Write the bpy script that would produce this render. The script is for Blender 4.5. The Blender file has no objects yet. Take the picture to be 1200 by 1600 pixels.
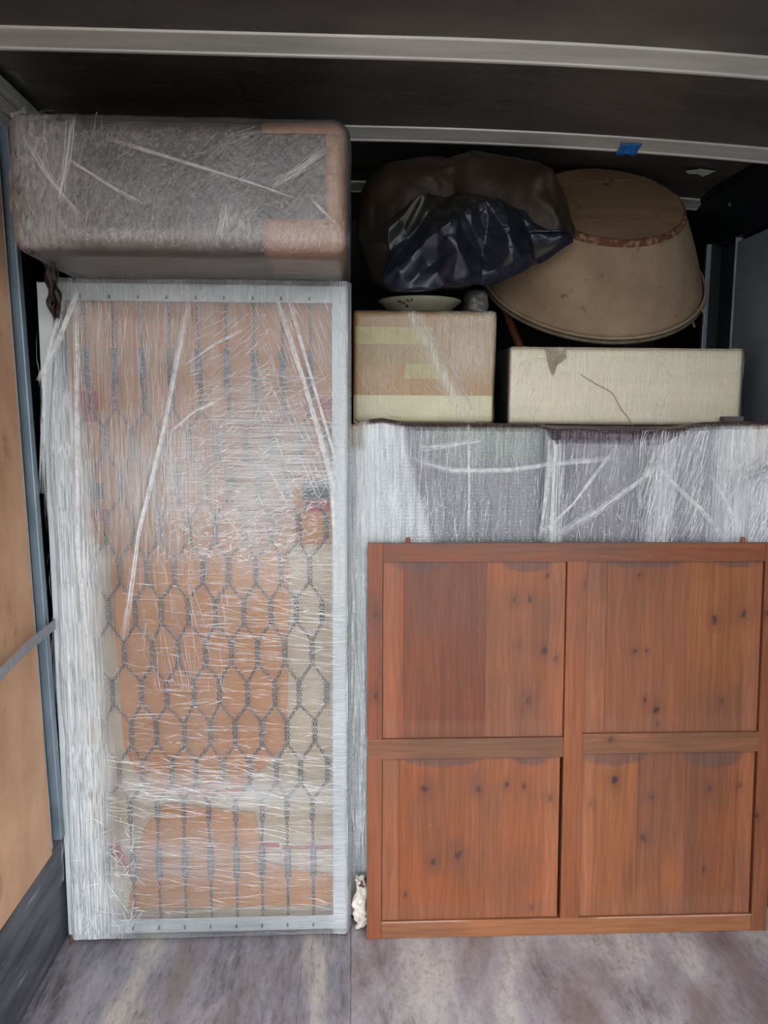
import bpy, math, random
import numpy as np
from mathutils import Vector, Matrix

R = math.radians
S = bpy.context.scene
COL = S.collection
random.seed(7)
rng = np.random.default_rng(7)

# ------------------------------------------------------------------ camera
cam = bpy.data.cameras.new('camera')
cam_o = bpy.data.objects.new('camera', cam)
COL.objects.link(cam_o)
cam.sensor_fit = 'VERTICAL'
cam.sensor_height = 32.0
cam.lens = 24.0                       # 1200 px focal length on a 1600 px tall frame
cam.clip_start = 0.02
cam_o.matrix_world = (Matrix.Translation((0, 0, 1.57)) @ Matrix.Rotation(R(-2.43), 4, 'Z')
                      @ Matrix.Rotation(R(90 - 7.19), 4, 'X') @ Matrix.Rotation(R(0.338), 4, 'Z'))
S.camera = cam_o

# ------------------------------------------------------------------ sky: bright overcast day
W = bpy.data.worlds.new('overcast_sky')
S.world = W
W.use_nodes = True
wn = W.node_tree
wn.nodes.clear()
w_out = wn.nodes.new('ShaderNodeOutputWorld')
w_bg = wn.nodes.new('ShaderNodeBackground')
w_tc = wn.nodes.new('ShaderNodeTexCoord')
w_sep = wn.nodes.new('ShaderNodeSeparateXYZ')
w_mr = wn.nodes.new('ShaderNodeMapRange')          # CIE overcast sky: zenith three times the horizon
w_mr.inputs['From Min'].default_value = 0.0
w_mr.inputs['From Max'].default_value = 1.0
w_mr.inputs['To Min'].default_value = 0.3333
w_mr.inputs['To Max'].default_value = 1.0
w_bg.inputs['Color'].default_value = (0.93, 0.97, 1.0, 1)
w_mul = wn.nodes.new('ShaderNodeMath')
w_mul.operation = 'MULTIPLY'
w_mul.inputs[1].default_value = 6.0
wn.links.new(w_tc.outputs['Generated'], w_sep.inputs[0])
wn.links.new(w_sep.outputs['Z'], w_mr.inputs['Value'])
wn.links.new(w_mr.outputs[0], w_mul.inputs[0])
wn.links.new(w_mul.outputs[0], w_bg.inputs['Strength'])
wn.links.new(w_bg.outputs[0], w_out.inputs[0])

# ------------------------------------------------------------------ exposure
vs = S.view_settings
vs.view_transform = 'Standard'
vs.look = 'None'
vs.gamma = 1.0
vs.use_curve_mapping = False
vs.exposure = 0.62
S.cycles.max_bounces = 10
S.cycles.transparent_max_bounces = 24
S.cycles.diffuse_bounces = 6

# ------------------------------------------------------------------ helpers
def lin(h):
    if isinstance(h, str):
        h = [int(h[i:i + 2], 16) / 255 for i in (0, 2, 4)]
        return tuple(c / 12.92 if c <= 0.04045 else ((c + 0.055) / 1.055) ** 2.4 for c in h)
    return tuple(h)

def _hash(i, j, k, seed):
    n = (i * 374761393 + j * 668265263 + k * 2147483647 + seed * 1274126177) & 0xFFFFFFFF
    n = ((n ^ (n >> 13)) * 1274126177) & 0xFFFFFFFF
    n = n ^ (n >> 16)
    return (n & 0xFFFF) / 65535.0

def vnoise(P, scale=(1, 1, 1), seed=0):
    """smooth value noise 0..1 on an (n,3) array"""
    Q = np.asarray(P, float) * np.asarray(scale, float) + 1000.0
    I = np.floor(Q).astype(np.int64)
    F = Q - I
    F = F * F * (3 - 2 * F)
    out = 0
    for a in (0, 1):
        for b in (0, 1):
            for c in (0, 1):
                w = (F[:, 0] if a else 1 - F[:, 0]) * (F[:, 1] if b else 1 - F[:, 1]) * (F[:, 2] if c else 1 - F[:, 2])
                out = out + w * _hash(I[:, 0] + a, I[:, 1] + b, I[:, 2] + c, seed)
    return out

def fbm(P, scale=(1, 1, 1), seed=0, octs=3):
    s = np.asarray(scale, float)
    o, a, t = 0, 1.0, 0
    for k in range(octs):
        o = o + a * vnoise(P, s * 2 ** k, seed + 17 * k)
        t += a
        a *= 0.5
    return o / t

def smooth(e0, e1, x):
    t = np.clip((x - e0) / (e1 - e0), 0, 1)
    return t * t * (3 - 2 * t)

def obj(name, V, F, mat, parent=None, shade=False, col=None, floats=None, bevel=0.0, solid=0.0, off=(0, 0, 0)):
    """link ONE mesh object; V are world metres, re-based on the parent's root."""
    V = np.asarray(V, float).reshape(-1, 3)
    base = np.zeros(3)
    if parent is not None:
        r = parent
        while r.parent is not None:
            r = r.parent
        base = np.array(r['base']) if 'base' in r else np.zeros(3)
    me = bpy.data.meshes.new(name)
    me.from_pydata((V - base).tolist(), [], [tuple(int(i) for i in f) for f in F])
    if mat is not None:
        me.materials.append(mat)
    if col is not None:
        a = me.attributes.new('Col', 'FLOAT_COLOR', 'POINT')
        c4 = np.ones((len(V), 4), np.float32)
        c4[:, :3] = np.asarray(col)
        a.data.foreach_set('color', c4.ravel())
    for k, val in (floats or {}).items():
        a = me.attributes.new(k, 'FLOAT', 'POINT')
        a.data.foreach_set('value', np.asarray(val, np.float32))
    if shade:
        me.polygons.foreach_set('use_smooth', [True] * len(me.polygons))
    me.update()
    o = bpy.data.objects.new(name, me)
    COL.objects.link(o)
    if parent is not None:
        o.parent = parent
    if bevel > 0:
        m = o.modifiers.new('bevel', 'BEVEL')
        m.width = bevel
        m.segments = 2
        m.limit_method = 'ANGLE'
    if solid:
        m = o.modifiers.new('solid', 'SOLIDIFY')
        m.thickness = abs(solid)
        m.offset = -1 if solid > 0 else 1
    return o

def tag(o, label=None, cat=None, group=None, kind=None):
    if label: o['label'] = label
    if cat: o['category'] = cat
    if group: o['group'] = group
    if kind: o['kind'] = kind
    return o

def thing(name, loc, label, cat, group=None, rot=(0, 0, 0)):
    o = bpy.data.objects.new(name, None)
    COL.objects.link(o)
    o.empty_display_size = 0.05
    o.location = loc
    o.rotation_euler = rot
    o['base'] = list(loc)
    return tag(o, label, cat, group)

class MB:
    def __init__(self):
        self.v, self.f = [], []
    def add(self, V, F):
        n = len(self.v)
        self.v += [tuple(p) for p in V]
        self.f += [tuple(i + n for i in f) for f in F]
        return self
    def box(self, x0, x1, y0, y1, z0, z1):
        V = [(x, y, z) for x in (x0, x1) for y in (y0, y1) for z in (z0, z1)]
        F = [(0, 1, 3, 2), (4, 6, 7, 5), (0, 4, 5, 1), (2, 3, 7, 6), (0, 2, 6, 4), (1, 5, 7, 3)]
        return self.add(V, F)
    def prism_y(self, pts, y0, y1):
        """polygon in x,z extruded along y"""
        n = len(pts)
        V = [(x, y0, z) for x, z in pts] + [(x, y1, z) for x, z in pts]
        F = [tuple(range(n)), tuple(range(2 * n - 1, n - 1, -1))]
        F += [(i, i + n, (i + 1) % n + n, (i + 1) % n) for i in range(n)]
        return self.add(V, F)
    def prism_x(self, pts, x0, x1, nseg=1, bend=None):
        """polygon in y,z extruded along x"""
        n = len(pts)
        V, F = [], []
        for k in range(nseg + 1):
            x = x0 + (x1 - x0) * k / nseg
            dz = bend(x) if bend else 0
            V += [(x, y, z + dz) for y, z in pts]
        for k in range(nseg):
            for i in range(n):
                a, b = k * n + i, k * n + (i + 1) % n
                F.append((a, b, b + n, a + n))
        F.append(tuple(range(n - 1, -1, -1)))
        F.append(tuple(range(nseg * n, nseg * n + n)))
        return self.add(V, F)
    def tube(self, path, r, n=6, closed=False):
        P = [Vector(p) for p in path]
        m = len(P)
        rr = r if isinstance(r, (list, tuple)) else [r] * m
        V, F = [], []
        ref = Vector((0.13, 0.97, 0.21))
        for k in range(m):
            a = P[(k - 1) % m] if (closed or k > 0) else P[k]
            b = P[(k + 1) % m] if (closed or k < m - 1) else P[k]
            t = (b - a)
            t = t.normalized() if t.length > 1e-9 else Vector((0, 0, 1))
            u = t.cross(ref)
            if u.length < 1e-4: u = t.cross(Vector((1, 0, 0)))
            u.normalize()
            w = t.cross(u)
            for i in range(n):
                an = 2 * math.pi * i / n
                V.append(P[k] + u * (rr[k] * math.cos(an)) + w * (rr[k] * math.sin(an)))
        for k in range(m if closed else m - 1):
            k2 = (k + 1) % m
            for i in range(n):
                j = (i + 1) % n
                F.append((k * n + i, k * n + j, k2 * n + j, k2 * n + i))
        if not closed:
            F.append(tuple(range(n - 1, -1, -1)))
            F.append(tuple((m - 1) * n + i for i in range(n)))
        return self.add(V, F)
    def lathe(self, prof, c=(0, 0, 0), n=48, M=None, cap0=False, cap1=False):
        V, F = [], []
        m = len(prof)
        for k, (r, z) in enumerate(prof):
            for i in range(n):
                a = 2 * math.pi * i / n
                p = Vector((r * math.cos(a), r * math.sin(a), z))
                if M is not None: p = M @ p
                V.append(p + Vector(c))
        for k in range(m - 1):
            for i in range(n):
                j = (i + 1) % n
                F.append((k * n + i, k * n + j, (k + 1) * n + j, (k + 1) * n + i))
        if cap0: F.append(tuple(range(n - 1, -1, -1)))
        if cap1: F.append(tuple((m - 1) * n + i for i in range(n)))
        return self.add(V, F)
    def build(self, name, mat, parent=None, **k):
        return obj(name, self.v, self.f, mat, parent, **k)

def grid(nu, nv, fn):
    """fn(U,V arrays)->(n,3); returns verts, faces, U, V"""
    U, Vv = np.meshgrid(np.linspace(0, 1, nu + 1), np.linspace(0, 1, nv + 1), indexing='ij')
    U, Vv = U.ravel(), Vv.ravel()
    P = fn(U, Vv)
    F = [(i * (nv + 1) + j, (i + 1) * (nv + 1) + j, (i + 1) * (nv + 1) + j + 1, i * (nv + 1) + j + 1)
         for i in range(nu) for j in range(nv)]
    return P, F, U, Vv

def rbox(x0, x1, y0, y1, z0, z1, r, seg=0.02):
    """rounded box with gridded faces (verts, faces)"""
    lo, hi = np.array([x0, y0, z0]), np.array([x1, y1, z1])
    n = np.maximum(2, np.ceil((hi - lo) / seg).astype(int))
    idx, V, F = {}, [], []
    def vid(i, j, k):
        key = (i, j, k)
        if key not in idx:
            idx[key] = len(V)
            V.append(lo + (hi - lo) * np.array([i / n[0], j / n[1], k / n[2]]))
        return idx[key]
    for ax in range(3):
        a, b = (ax + 1) % 3, (ax + 2) % 3
        for side in (0, n[ax]):
            for p in range(n[a]):
                for q in range(n[b]):
                    c = []
                    for dp, dq in ((0, 0), (1, 0), (1, 1), (0, 1)):
                        t = [0, 0, 0]
                        t[ax] = side; t[a] = p + dp; t[b] = q + dq
                        c.append(vid(*t))
                    F.append(tuple(c if side else c[::-1]))
    V = np.array(V)
    inner = np.clip(V, lo + r, hi - r)
    d = V - inner
    L = np.linalg.norm(d, axis=1, keepdims=True)
    V = np.where(L > 1e-9, inner + d / np.maximum(L, 1e-9) * r, V)
    return V, F

def vnormals(V, F):
    N = np.zeros_like(V)
    for f in F:
        a, b, c = V[f[0]], V[f[1]], V[f[2]]
        nn = np.cross(b - a, c - a)
        for i in f: N[i] += nn
    return N / np.maximum(np.linalg.norm(N, axis=1, keepdims=True), 1e-12)

# ------------------------------------------------------------------ materials
def nodes(name):
    m = bpy.data.materials.new(name)
    m.use_nodes = True
    nt = m.node_tree
    b = nt.nodes['Principled BSDF']
    return m, nt, b

def coords(nt, scale, rot=(0, 0, 0)):
    tc = nt.nodes.new('ShaderNodeTexCoord')
    mp = nt.nodes.new('ShaderNodeMapping')
    mp.inputs['Scale'].default_value = scale
    mp.inputs['Rotation'].default_value = rot
    nt.links.new(tc.outputs['Object'], mp.inputs[0])
    return mp.outputs[0]

def noise_node(nt, scale, detail=4, rough=0.6, dist=0.0):
    n = nt.nodes.new('ShaderNodeTexNoise')
    n.inputs['Scale'].default_value = 1.0
    n.inputs['Detail'].default_value = detail
    n.inputs['Roughness'].default_value = rough
    n.inputs['Distortion'].default_value = dist
    nt.links.new(coords(nt, scale), n.inputs['Vector'])
    return n.outputs['Fac']

def ramp(nt, fac, stops):
    r = nt.nodes.new('ShaderNodeValToRGB')
    cr = r.color_ramp
    while len(cr.elements) < len(stops): cr.elements.new(0.5)
    for e, (p, c) in zip(cr.elements, stops):
        e.position = p
        e.color = (*lin(c), 1) if not isinstance(c, (int, float)) else (c, c, c, 1)
    nt.links.new(fac, r.inputs[0])
    return r.outputs[0]

def mixc(nt, fac, a, b, mode='MIX'):
    m = nt.nodes.new('ShaderNodeMix')
    m.data_type = 'RGBA'
    m.blend_type = mode
    for sock, v in ((m.inputs[0], fac), (m.inputs[6], a), (m.inputs[7], b)):
        if hasattr(v, 'is_linked'): nt.links.new(v, sock)
        elif isinstance(v, (int, float)): sock.default_value = v
        else: sock.default_value = (*lin(v), 1)
    return m.outputs[2]

def math_n(nt, op, a, b=None, clamp=False):
    m = nt.nodes.new('ShaderNodeMath')
    m.operation = op
    m.use_clamp = clamp
    for s, v in zip(m.inputs, (a, b)):
        if v is None: continue
        if hasattr(v, 'is_linked'): nt.links.new(v, s)
        else: s.default_value = v
    return m.outputs[0]

def add_bump(nt, b, h, strength, dist):
    bp = nt.nodes.new('ShaderNodeBump')
    bp.inputs['Strength'].default_value = strength
    bp.inputs['Distance'].default_value = dist
    nt.links.new(h, bp.inputs['Height'])
    nt.links.new(bp.outputs[0], b.inputs['Normal'])
    return bp

def mat(name, base, dark=None, scale=(6, 6, 6), lo=0.35, hi=0.7, rough=0.6, metal=0.0, bump=None, spots=None, detail=5, spec=0.5):
    """two tones mixed by noise; bump=(scale,strength,dist); spots=(colour,scale,lo,hi)"""
    m, nt, b = nodes(name)
    c = None
    if dark:
        c = ramp(nt, noise_node(nt, scale, detail), [(lo, dark), (hi, base)])
    if spots:
        sc, ss, s0, s1 = spots
        f = ramp(nt, noise_node(nt, ss, 6, 0.65), [(s0, 0.0), (s1, 1.0)])
        c = mixc(nt, f, c if c is not None else base, sc)
    if c is not None: nt.links.new(c, b.inputs['Base Color'])
    else: b.inputs['Base Color'].default_value = (*lin(base), 1)
    b.inputs['Roughness'].default_value = rough
    b.inputs['Metallic'].default_value = metal
    b.inputs['Specular IOR Level'].default_value = spec
    if bump:
        add_bump(nt, b, noise_node(nt, bump[0], 5), bump[1], bump[2])
    return m

def mat_vc(name, grain=None, rough=0.55, bump=None, metal=0.0, spec=0.5, fine=None):
    """colour painted per vertex (real colour of the thing) x grain noise"""
    m, nt, b = nodes(name)
    at = nt.nodes.new('ShaderNodeAttribute')
    at.attribute_name = 'Col'
    c = at.outputs['Color']
    for g in (grain, fine):
        if g:
            sc, lo, hi = g
            c = mixc(nt, 1.0, c, ramp(nt, noise_node(nt, sc, 5, 0.6), [(0.3, lo), (0.7, hi)]), 'MULTIPLY')
    nt.links.new(c, b.inputs['Base Color'])
    b.inputs['Roughness'].default_value = rough
    b.inputs['Metallic'].default_value = metal
    b.inputs['Specular IOR Level'].default_value = spec
    if bump: add_bump(nt, b, noise_node(nt, bump[0], 4), bump[1], bump[2])
    return m

def film_mat(name, tint=(0.86, 0.87, 0.88), vs_=(170, 170, 5), hs=(6, 6, 190), bumpd=0.004, gloss=0.16, base=0.05, con=(0.45, 1.45)):
    """clear stretch film: haze = overlapping layers plus painted-in glare (attribute), creased along Dir"""
    m, nt, b = nodes(name)
    out = nt.nodes['Material Output']
    hz = nt.nodes.new('ShaderNodeAttribute'); hz.attribute_name = 'Haze'
    dr = nt.nodes.new('ShaderNodeAttribute'); dr.attribute_name = 'Dir'
    n1 = noise_node(nt, vs_, 4, 0.65, 0.3)
    n2 = noise_node(nt, hs, 4, 0.65, 0.3)
    mx = nt.nodes.new('ShaderNodeMix')
    nt.links.new(dr.outputs['Fac'], mx.inputs[0]); nt.links.new(n1, mx.inputs[2]); nt.links.new(n2, mx.inputs[3])
    st = mx.outputs[0]
    str_ = ramp(nt, st, [(0.36, con[0]), (0.66, con[1])])
    a = math_n(nt, 'MULTIPLY', hz.outputs['Fac'], str_, True)
    a = math_n(nt, 'MINIMUM', a, 0.93)
    b.inputs['Base Color'].default_value = (*tint, 1)
    b.inputs['Roughness'].default_value = 0.32
    bp = add_bump(nt, b, st, 1.0, bumpd)
    tr = nt.nodes.new('ShaderNodeBsdfTransparent')
    tr.inputs['Color'].default_value = (0.97, 0.98, 0.98, 1)
    gl = nt.nodes.new('ShaderNodeBsdfGlossy')
    gl.inputs['Roughness'].default_value = gloss
    nt.links.new(bp.outputs[0], gl.inputs['Normal'])
    fr = nt.nodes.new('ShaderNodeFresnel'); fr.inputs['IOR'].default_value = 1.5
    nt.links.new(bp.outputs[0], fr.inputs['Normal'])
    m1 = nt.nodes.new('ShaderNodeMixShader')
    nt.links.new(math_n(nt, 'ADD', fr.outputs[0], base, True), m1.inputs[0])
    nt.links.new(tr.outputs[0], m1.inputs[1]); nt.links.new(gl.outputs[0], m1.inputs[2])
    m2 = nt.nodes.new('ShaderNodeMixShader')
    nt.links.new(a, m2.inputs[0]); nt.links.new(m1.outputs[0], m2.inputs[1]); nt.links.new(b.outputs[0], m2.inputs[2])
    nt.links.new(m2.outputs[0], out.inputs[0])
    return m

def crease_mat(name, alpha, color=(0.93, 0.94, 0.95), rough=0.2):
    m, nt, b = nodes(name)
    b.inputs['Base Color'].default_value = (*color, 1)
    b.inputs['Roughness'].default_value = rough
    f = noise_node(nt, (40, 40, 40), 3)
    nt.links.new(ramp(nt, f, [(0.3, alpha * 0.45), (0.65, alpha)]), b.inputs['Alpha'])
    return m

M = {}
M['plywood'] = mat('plywood_wall', 'c49d7e', '9c7356', (5, 4, 2.2), 0.3, 0.72, 0.75, bump=((60, 20, 12), 0.25, 0.002),
                   spots=('7a5238', (10, 9, 5), 0.60, 0.76))
M['kick'] = mat('scuffed_kick_steel', '5f6168', '2f3036', (6, 4, 22), 0.32, 0.7, 0.5, 0.3, bump=((8, 6, 30), 0.4, 0.004),
                spots=('a2a4a8', (20, 5, 50), 0.60, 0.74))
M['galv'] = mat('blue_grey_galvanised', '8b99a4', '66747f', (20, 20, 6), 0.3, 0.7, 0.45, 0.5, spots=('2f343a', (50, 50, 30), 0.68, 0.74))
M['dark_steel'] = mat('dark_painted_steel', '15181f', '0b0d12', (6, 6, 6), rough=0.45, metal=0.1, spots=('4d5157', (40, 40, 40), 0.73, 0.78))
M['edge_steel'] = mat('bare_edge_steel', 'a9b0b6', '868d94', (10, 10, 10), rough=0.4, metal=0.5)
M['back_dark'] = mat('dark_front_bulkhead', '17191d', '0c0d10', (4, 4, 4), rough=0.6)
M['brown_ply'] = mat('old_brown_plywood', '4a2d1f', '2e1b13', (4, 3, 8), rough=0.8)
M['grey_panel'] = mat('grey_wall_panel', '7d8288', '676c74', (3, 3, 3), rough=0.5, metal=0.2, spots=('44474d', (14, 14, 20), 0.68, 0.74))
M['roof'] = mat('dark_roof_sheet', '75716f', '5d5a59', (2.0, 5, 5), 0.3, 0.7, 0.27, 0.5, bump=((1.5, 4, 4), 0.25, 0.02))
M['bow'] = mat('dull_aluminium', 'cfcecb', 'b3b2af', (3, 30, 30), 0.3, 0.7, 0.40, 0.3, spots=('5b5856', (18, 60, 60), 0.70, 0.76))
M['asphalt'] = mat('asphalt_yard', '77746f', '5f5c58', (3, 3, 3), rough=0.9)
M['chassis'] = mat('truck_underbody', '2a2b2d', '1d1e20', (4, 4, 4), rough=0.8)

# ------------------------------------------------------------------ room shell (a box truck, open at the rear)
YO, YB = 0.55, 3.45          # rear opening, front bulkhead
XL, XR, ZC = -0.86, 1.34, 2.43

tag(MB().box(-25, 25, -30, 25, -1.05, -0.95).build('ground', M['asphalt']), 'grey asphalt yard outside the truck', 'ground', kind='structure')

def floor_mat(name, c1, c2, c3, c4, sc, rot):
    m, nt, b = nodes(name)
    def nz(scale, det=6, ro=0.65):
        n = nt.nodes.new('ShaderNodeTexNoise'); n.inputs['Scale'].default_value = 1
        n.inputs['Detail'].default_value = det; n.inputs['Roughness'].default_value = ro
        n.inputs['Distortion'].default_value = 0.4
        nt.links.new(coords(nt, scale, rot), n.inputs['Vector'])
        return n.outputs['Fac']
    a = ramp(nt, nz((sc[0] * 0.55, sc[1] * 0.5, 3), 5, 0.6), [(0.38, c2), (0.5, c1), (0.62, c3)])
    p = ramp(nt, nz((sc[0] * 0.7, sc[1] * 0.8, 5), 8, 0.75), [(0.46, 0.0), (0.62, 1.0)])
    f = ramp(nt, nz((sc[0] * 4, sc[1] * 3.0, 8), 10, 0.8), [(0.40, 0.15), (0.62, 1.0)])
    c = mixc(nt, math_n(nt, 'MULTIPLY', math_n(nt, 'MULTIPLY', p, f), 0.95), a, c4)
    f2 = ramp(nt, nz((sc[0] * 9, sc[1] * 12, 8), 8, 0.8), [(0.50, 0.0), (0.64, 1.0)])
    c = mixc(nt, math_n(nt, 'MULTIPLY', f2, 0.45), c, c4)
    s = ramp(nt, nz((sc[0] * 2.5, sc[1] * 26, 20), 8, 0.8), [(0.60, 0.0), (0.78, 1.0)])
    c = mixc(nt, math_n(nt, 'MULTIPLY', s, 0.35), c, 'bdb8b5')
    s2 = ramp(nt, nz((sc[0] * 9, sc[1] * 14, 20), 5, 0.7), [(0.70, 0.0), (0.73, 1.0)])
    c = mixc(nt, math_n(nt, 'MULTIPLY', s2, 0.6), c, '2b272c')
    nt.links.new(c, b.inputs['Base Color'])
    b.inputs['Roughness'].default_value = 0.5
    add_bump(nt, b, f, 0.25, 0.002)
    return m

flo = MB().box(XL - 0.09, XR + 0.08, YO, YB + 0.03, -0.12, -0.02).build('floor', M['chassis'])
tag(flo, 'worn plywood cargo floor with grey and brown scuffs', 'floor', kind='structure')
flo['base'] = [0, 0, 0]
fm1 = floor_mat('floor_film_plywood', '85818a', '766d6b', 'aca49b', '35333b', (8, 1.9), (0, 0, R(-3)))
fm2 = floor_mat('floor_film_plywood_cross', '938d92', '7a6d6c', 'b3ada9', '574d52', (7.0, 2.6), (0, 0, R(-14)))
MB().box(XL - 0.06, -0.1434, YO, YB, -0.02, 0.0).build('floor_sheet', fm1, flo, bevel=0.0006)
MB().box(-0.143, -0.0022, YO, YB, -0.02, -0.0004).build('floor_sheet', fm1, flo, bevel=0.0006)
MB().box(-0.001, XR + 0.05, YO, YB, -0.02, 0.0).build('floor_sheet', fm2, flo, bevel=0.0006)

# left wall: outer skin, plywood lining, kick plate, post
wl = MB().box(XL - 0.09, XL - 0.06, YO, YB, -0.1, ZC).build('wall_left', M['dark_steel'])
tag(wl, 'left cargo wall lined with stained plywood above a scuffed steel kick plate', 'wall', kind='structure')
wl['base'] = [0, 0, 0]
def lean(z): return XL + 0.012 - 0.024 * (z - 0.35)
MB().prism_y([(lean(0.33), 0.33), (lean(2.30), 2.30), (lean(2.30) - 0.014, 2.30), (lean(0.33) - 0.014, 0.33)], YO, 2.075).build('plywood_lining', M['plywood'], wl)
MB().prism_y([(lean(0.33) + 0.002, 0.345), (lean(2.30) + 0.002, 2.30), (lean(2.30) - 0.012, 2.30), (lean(0.33) - 0.012, 0.345)], 2.0755, 2.079).build('edge_strip', M['edge_steel'], wl)
post = MB()
post.prism_y([(lean(0.33) + 0.014, 0.35), (lean(2.30) + 0.014, 2.30), (lean(2.30) - 0.0118, 2.30), (lean(0.33) - 0.0118, 0.35)], 2.112, 2.140)
MB().prism_y([(lean(0.33) - 0.012, 0.35), (lean(2.30) - 0.012, 2.30), (lean(2.30) - 0.05, 2.30), (lean(0.33) - 0.05, 0.35)], 2.0795, 2.25).build('post_web', M['dark_steel'], wl)
post.build('wall_post', M['galv'], wl, bevel=0.003)
MB().prism_y([(XL + 0.002, 0.0), (XL + 0.004, 0.19), (XL + 0.010, 0.20), (XL + 0.012, 0.335), (XL - 0.004, 0.352), (XL - 0.06, 0.352), (XL - 0.06, 0.0)], YO, YB).build('kick_plate', M['kick'], wl, bevel=0.003)
rl = MB()
for k, (dx, z0, z1) in enumerate([(0.0, 2.30, 2.335), (0.014, 2.337, 2.365), (0.03, 2.367, 2.40)]):
    rl.box(XL - 0.06, lean(z0) + dx, YO, YB, z0, z1)
rl.build('top_rail', M['bow'], wl, bevel=0.004)

# right wall
wr = MB().box(XR + 0.05, XR + 0.08, YO, YB, -0.1, ZC).build('wall_right', M['dark_steel'])
tag(wr, 'right cargo wall with grey panel and dark steel post and rail', 'wall', kind='structure')
wr['base'] = [0, 0, 0]
MB().box(XR, XR + 0.02, YO, 2.715, 0.0, 2.175).build('wall_panel', M['grey_panel'], wr, bevel=0.004)
MB().box(XR - 0.004, XR + 0.02, 2.716, 2.721, 0.0, 2.20).build('panel_edge', M['edge_steel'], wr)
MB().prism_y([(XR + 0.05, 2.19), (XR - 0.004, 2.19), (XR - 0.012, 2.27), (XR - 0.03, 2.275), (XR - 0.035, 2.36), (XR - 0.05, 2.365), (XR - 0.05, 2.40), (XR + 0.05, 2.40)], YO, YB).build('top_rail', M['dark_steel'], wr, bevel=0.003)
pm = MB()
pm.box(XR + 0.02, XR + 0.04, 2.722, 2.87, 0.0, 2.19)
pm.build('wall_post', M['dark_steel'], wr)
MB().box(XR - 0.036, XR - 0.018, 2.868, 2.885, 0.0, 2.20).build('post_flange', M['galv'], wr, bevel=0.002)
MB().box(XR - 0.0175, XR + 0.05, 2.869, 2.885, 0.0, 2.20).build('post_face', M['dark_steel'], wr)
MB().box(XR + 0.012, XR + 0.03, 2.886, YB, 0.0, 2.19).build('plywood_lining', M['brown_ply'], wr)
MB().lathe([(0.0, -0.006), (0.006, -0.004), (0.007, 0.0)], (XR - 0.033, 2.72, 2.30), 10, Matrix.Rotation(R(-90), 3, 'Y')).build('rivet', M['edge_steel'], wr)

# front bulkhead
wb = MB().box(XL - 0.06, XR + 0.05, YB, YB + 0.03, -0.02, ZC).build('wall_back', M['back_dark'])
tag(wb, 'dark bulkhead at the far end of the cargo box', 'wall', kind='structure')

# roof: sheets between aluminium bows
ce = MB().box(XL - 0.09, XR + 0.08, YO, YB + 0.03, 2.46, 2.48).build('ceiling', M['dark_steel'])
tag(ce, 'dark metal roof sheets between pale aluminium bows', 'ceiling', kind='structure')
ce['base'] = [0, 0, 0]
bows = [0.795, 1.335, 1.875, 2.415, 2.955]
edges = [YO] + bows + [YB]
for k in range(len(edges) - 1):
    y0, y1 = edges[k], edges[k + 1]
    def rf(U, V, y0=y0, y1=y1, k=k):
        x = XL - 0.05 + (XR - XL + 0.1) * U
        y = y0 + (y1 - y0) * V
        P = np.stack([x, y, np.zeros_like(x)], 1)
        z = 2.428 - 0.036 * np.clip((x - 0.1) / 1.1, 0, 2) ** 2 - 0.026 * np.clip((V - 0.70) / 0.30, 0, 1) ** 2 + 0.012 * (fbm(P, (1.6, 3.5, 1), 5 + k, 2) - 0.5) * np.sin(V * math.pi)
        return np.stack([x, y, z], 1)
    V, F, _, _ = grid(50, 14, rf)
    obj('roof_sheet', V, [f[::-1] for f in F], M['roof'], ce, shade=True)
bend = lambda x: 0.004 - 0.036 * max(0.0, (x - 0.1) / 1.1) ** 2
for y in bows:
    prof = [(y - 0.048, 2.426), (y - 0.047, 2.412), (y - 0.039, 2.411), (y - 0.036, 2.404), (y + 0.018, 2.390), (y + 0.020, 2.386), (y + 0.028, 2.385), (y + 0.031, 2.389), (y + 0.034, 2.426)]
    MB().prism_x(prof, XL - 0.05, XR + 0.04, 24, bend).build('roof_bow', M['bow'], ce, bevel=0.0015)
M['residue'] = mat('old_tape_residue', 'd8dcd6', '9fb0aa', (60, 60, 60), rough=0.8)
def scrap(name, pts, y, z, matn, parent=None, amp=0.006, down=0.0, seed=1):
    """torn scrap hanging under the roof: triangle fan with curled edge"""
    c = np.mean(pts, axis=0)
    V = [(c[0], c[1], z - 0.003 - down * 0.5)]
    for i, (a, b) in enumerate(pts):
        V.append((a, b, z - amp * (0.3 + ((i * 7 + seed) % 5) / 5) - down))
    n = len(pts)
    F = [(0, i + 1, (i + 1) % n + 1) for i in range(n)]
    return obj(name, V, F, matn, parent, solid=0.0008)
scrap('paint_scar', [(0.20, 1.945), (0.215, 1.93), (0.225, 1.915), (0.24, 1.93), (0.26, 1.928), (0.25, 1.955), (0.23, 1.948), (0.215, 1.957)], 0, 2.414, M['residue'], ce, 0.002)
scrap('paint_scar', [(1.11, 2.635), (1.15, 2.61), (1.21, 2.63), (1.195, 2.69), (1.16, 2.66), (1.13, 2.665)], 0, 2.384, M['residue'], ce, 0.002)
scrap('paint_scar', [(-0.10, 1.585), (-0.06, 1.572), (-0.03, 1.585), (-0.05, 1.60)], 0, 2.417, M['residue'], ce, 0.002)

# ------------------------------------------------------------------ shared wrapping helpers
M['film'] = film_mat('stretch_film', (0.82, 0.86, 0.89), (300, 300, 4), (5, 5, 330))
M['crease'] = crease_mat('film_crease', 0.62)
M['strand'] = crease_mat('film_rope', 0.5, rough=0.25)
M['film_strand_dim'] = crease_mat('film_rope_dim', 0.26, (0.85, 0.82, 0.8), rough=0.3)
M['bubble_crease'] = crease_mat('bubble_film_crease', 0.8)

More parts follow.
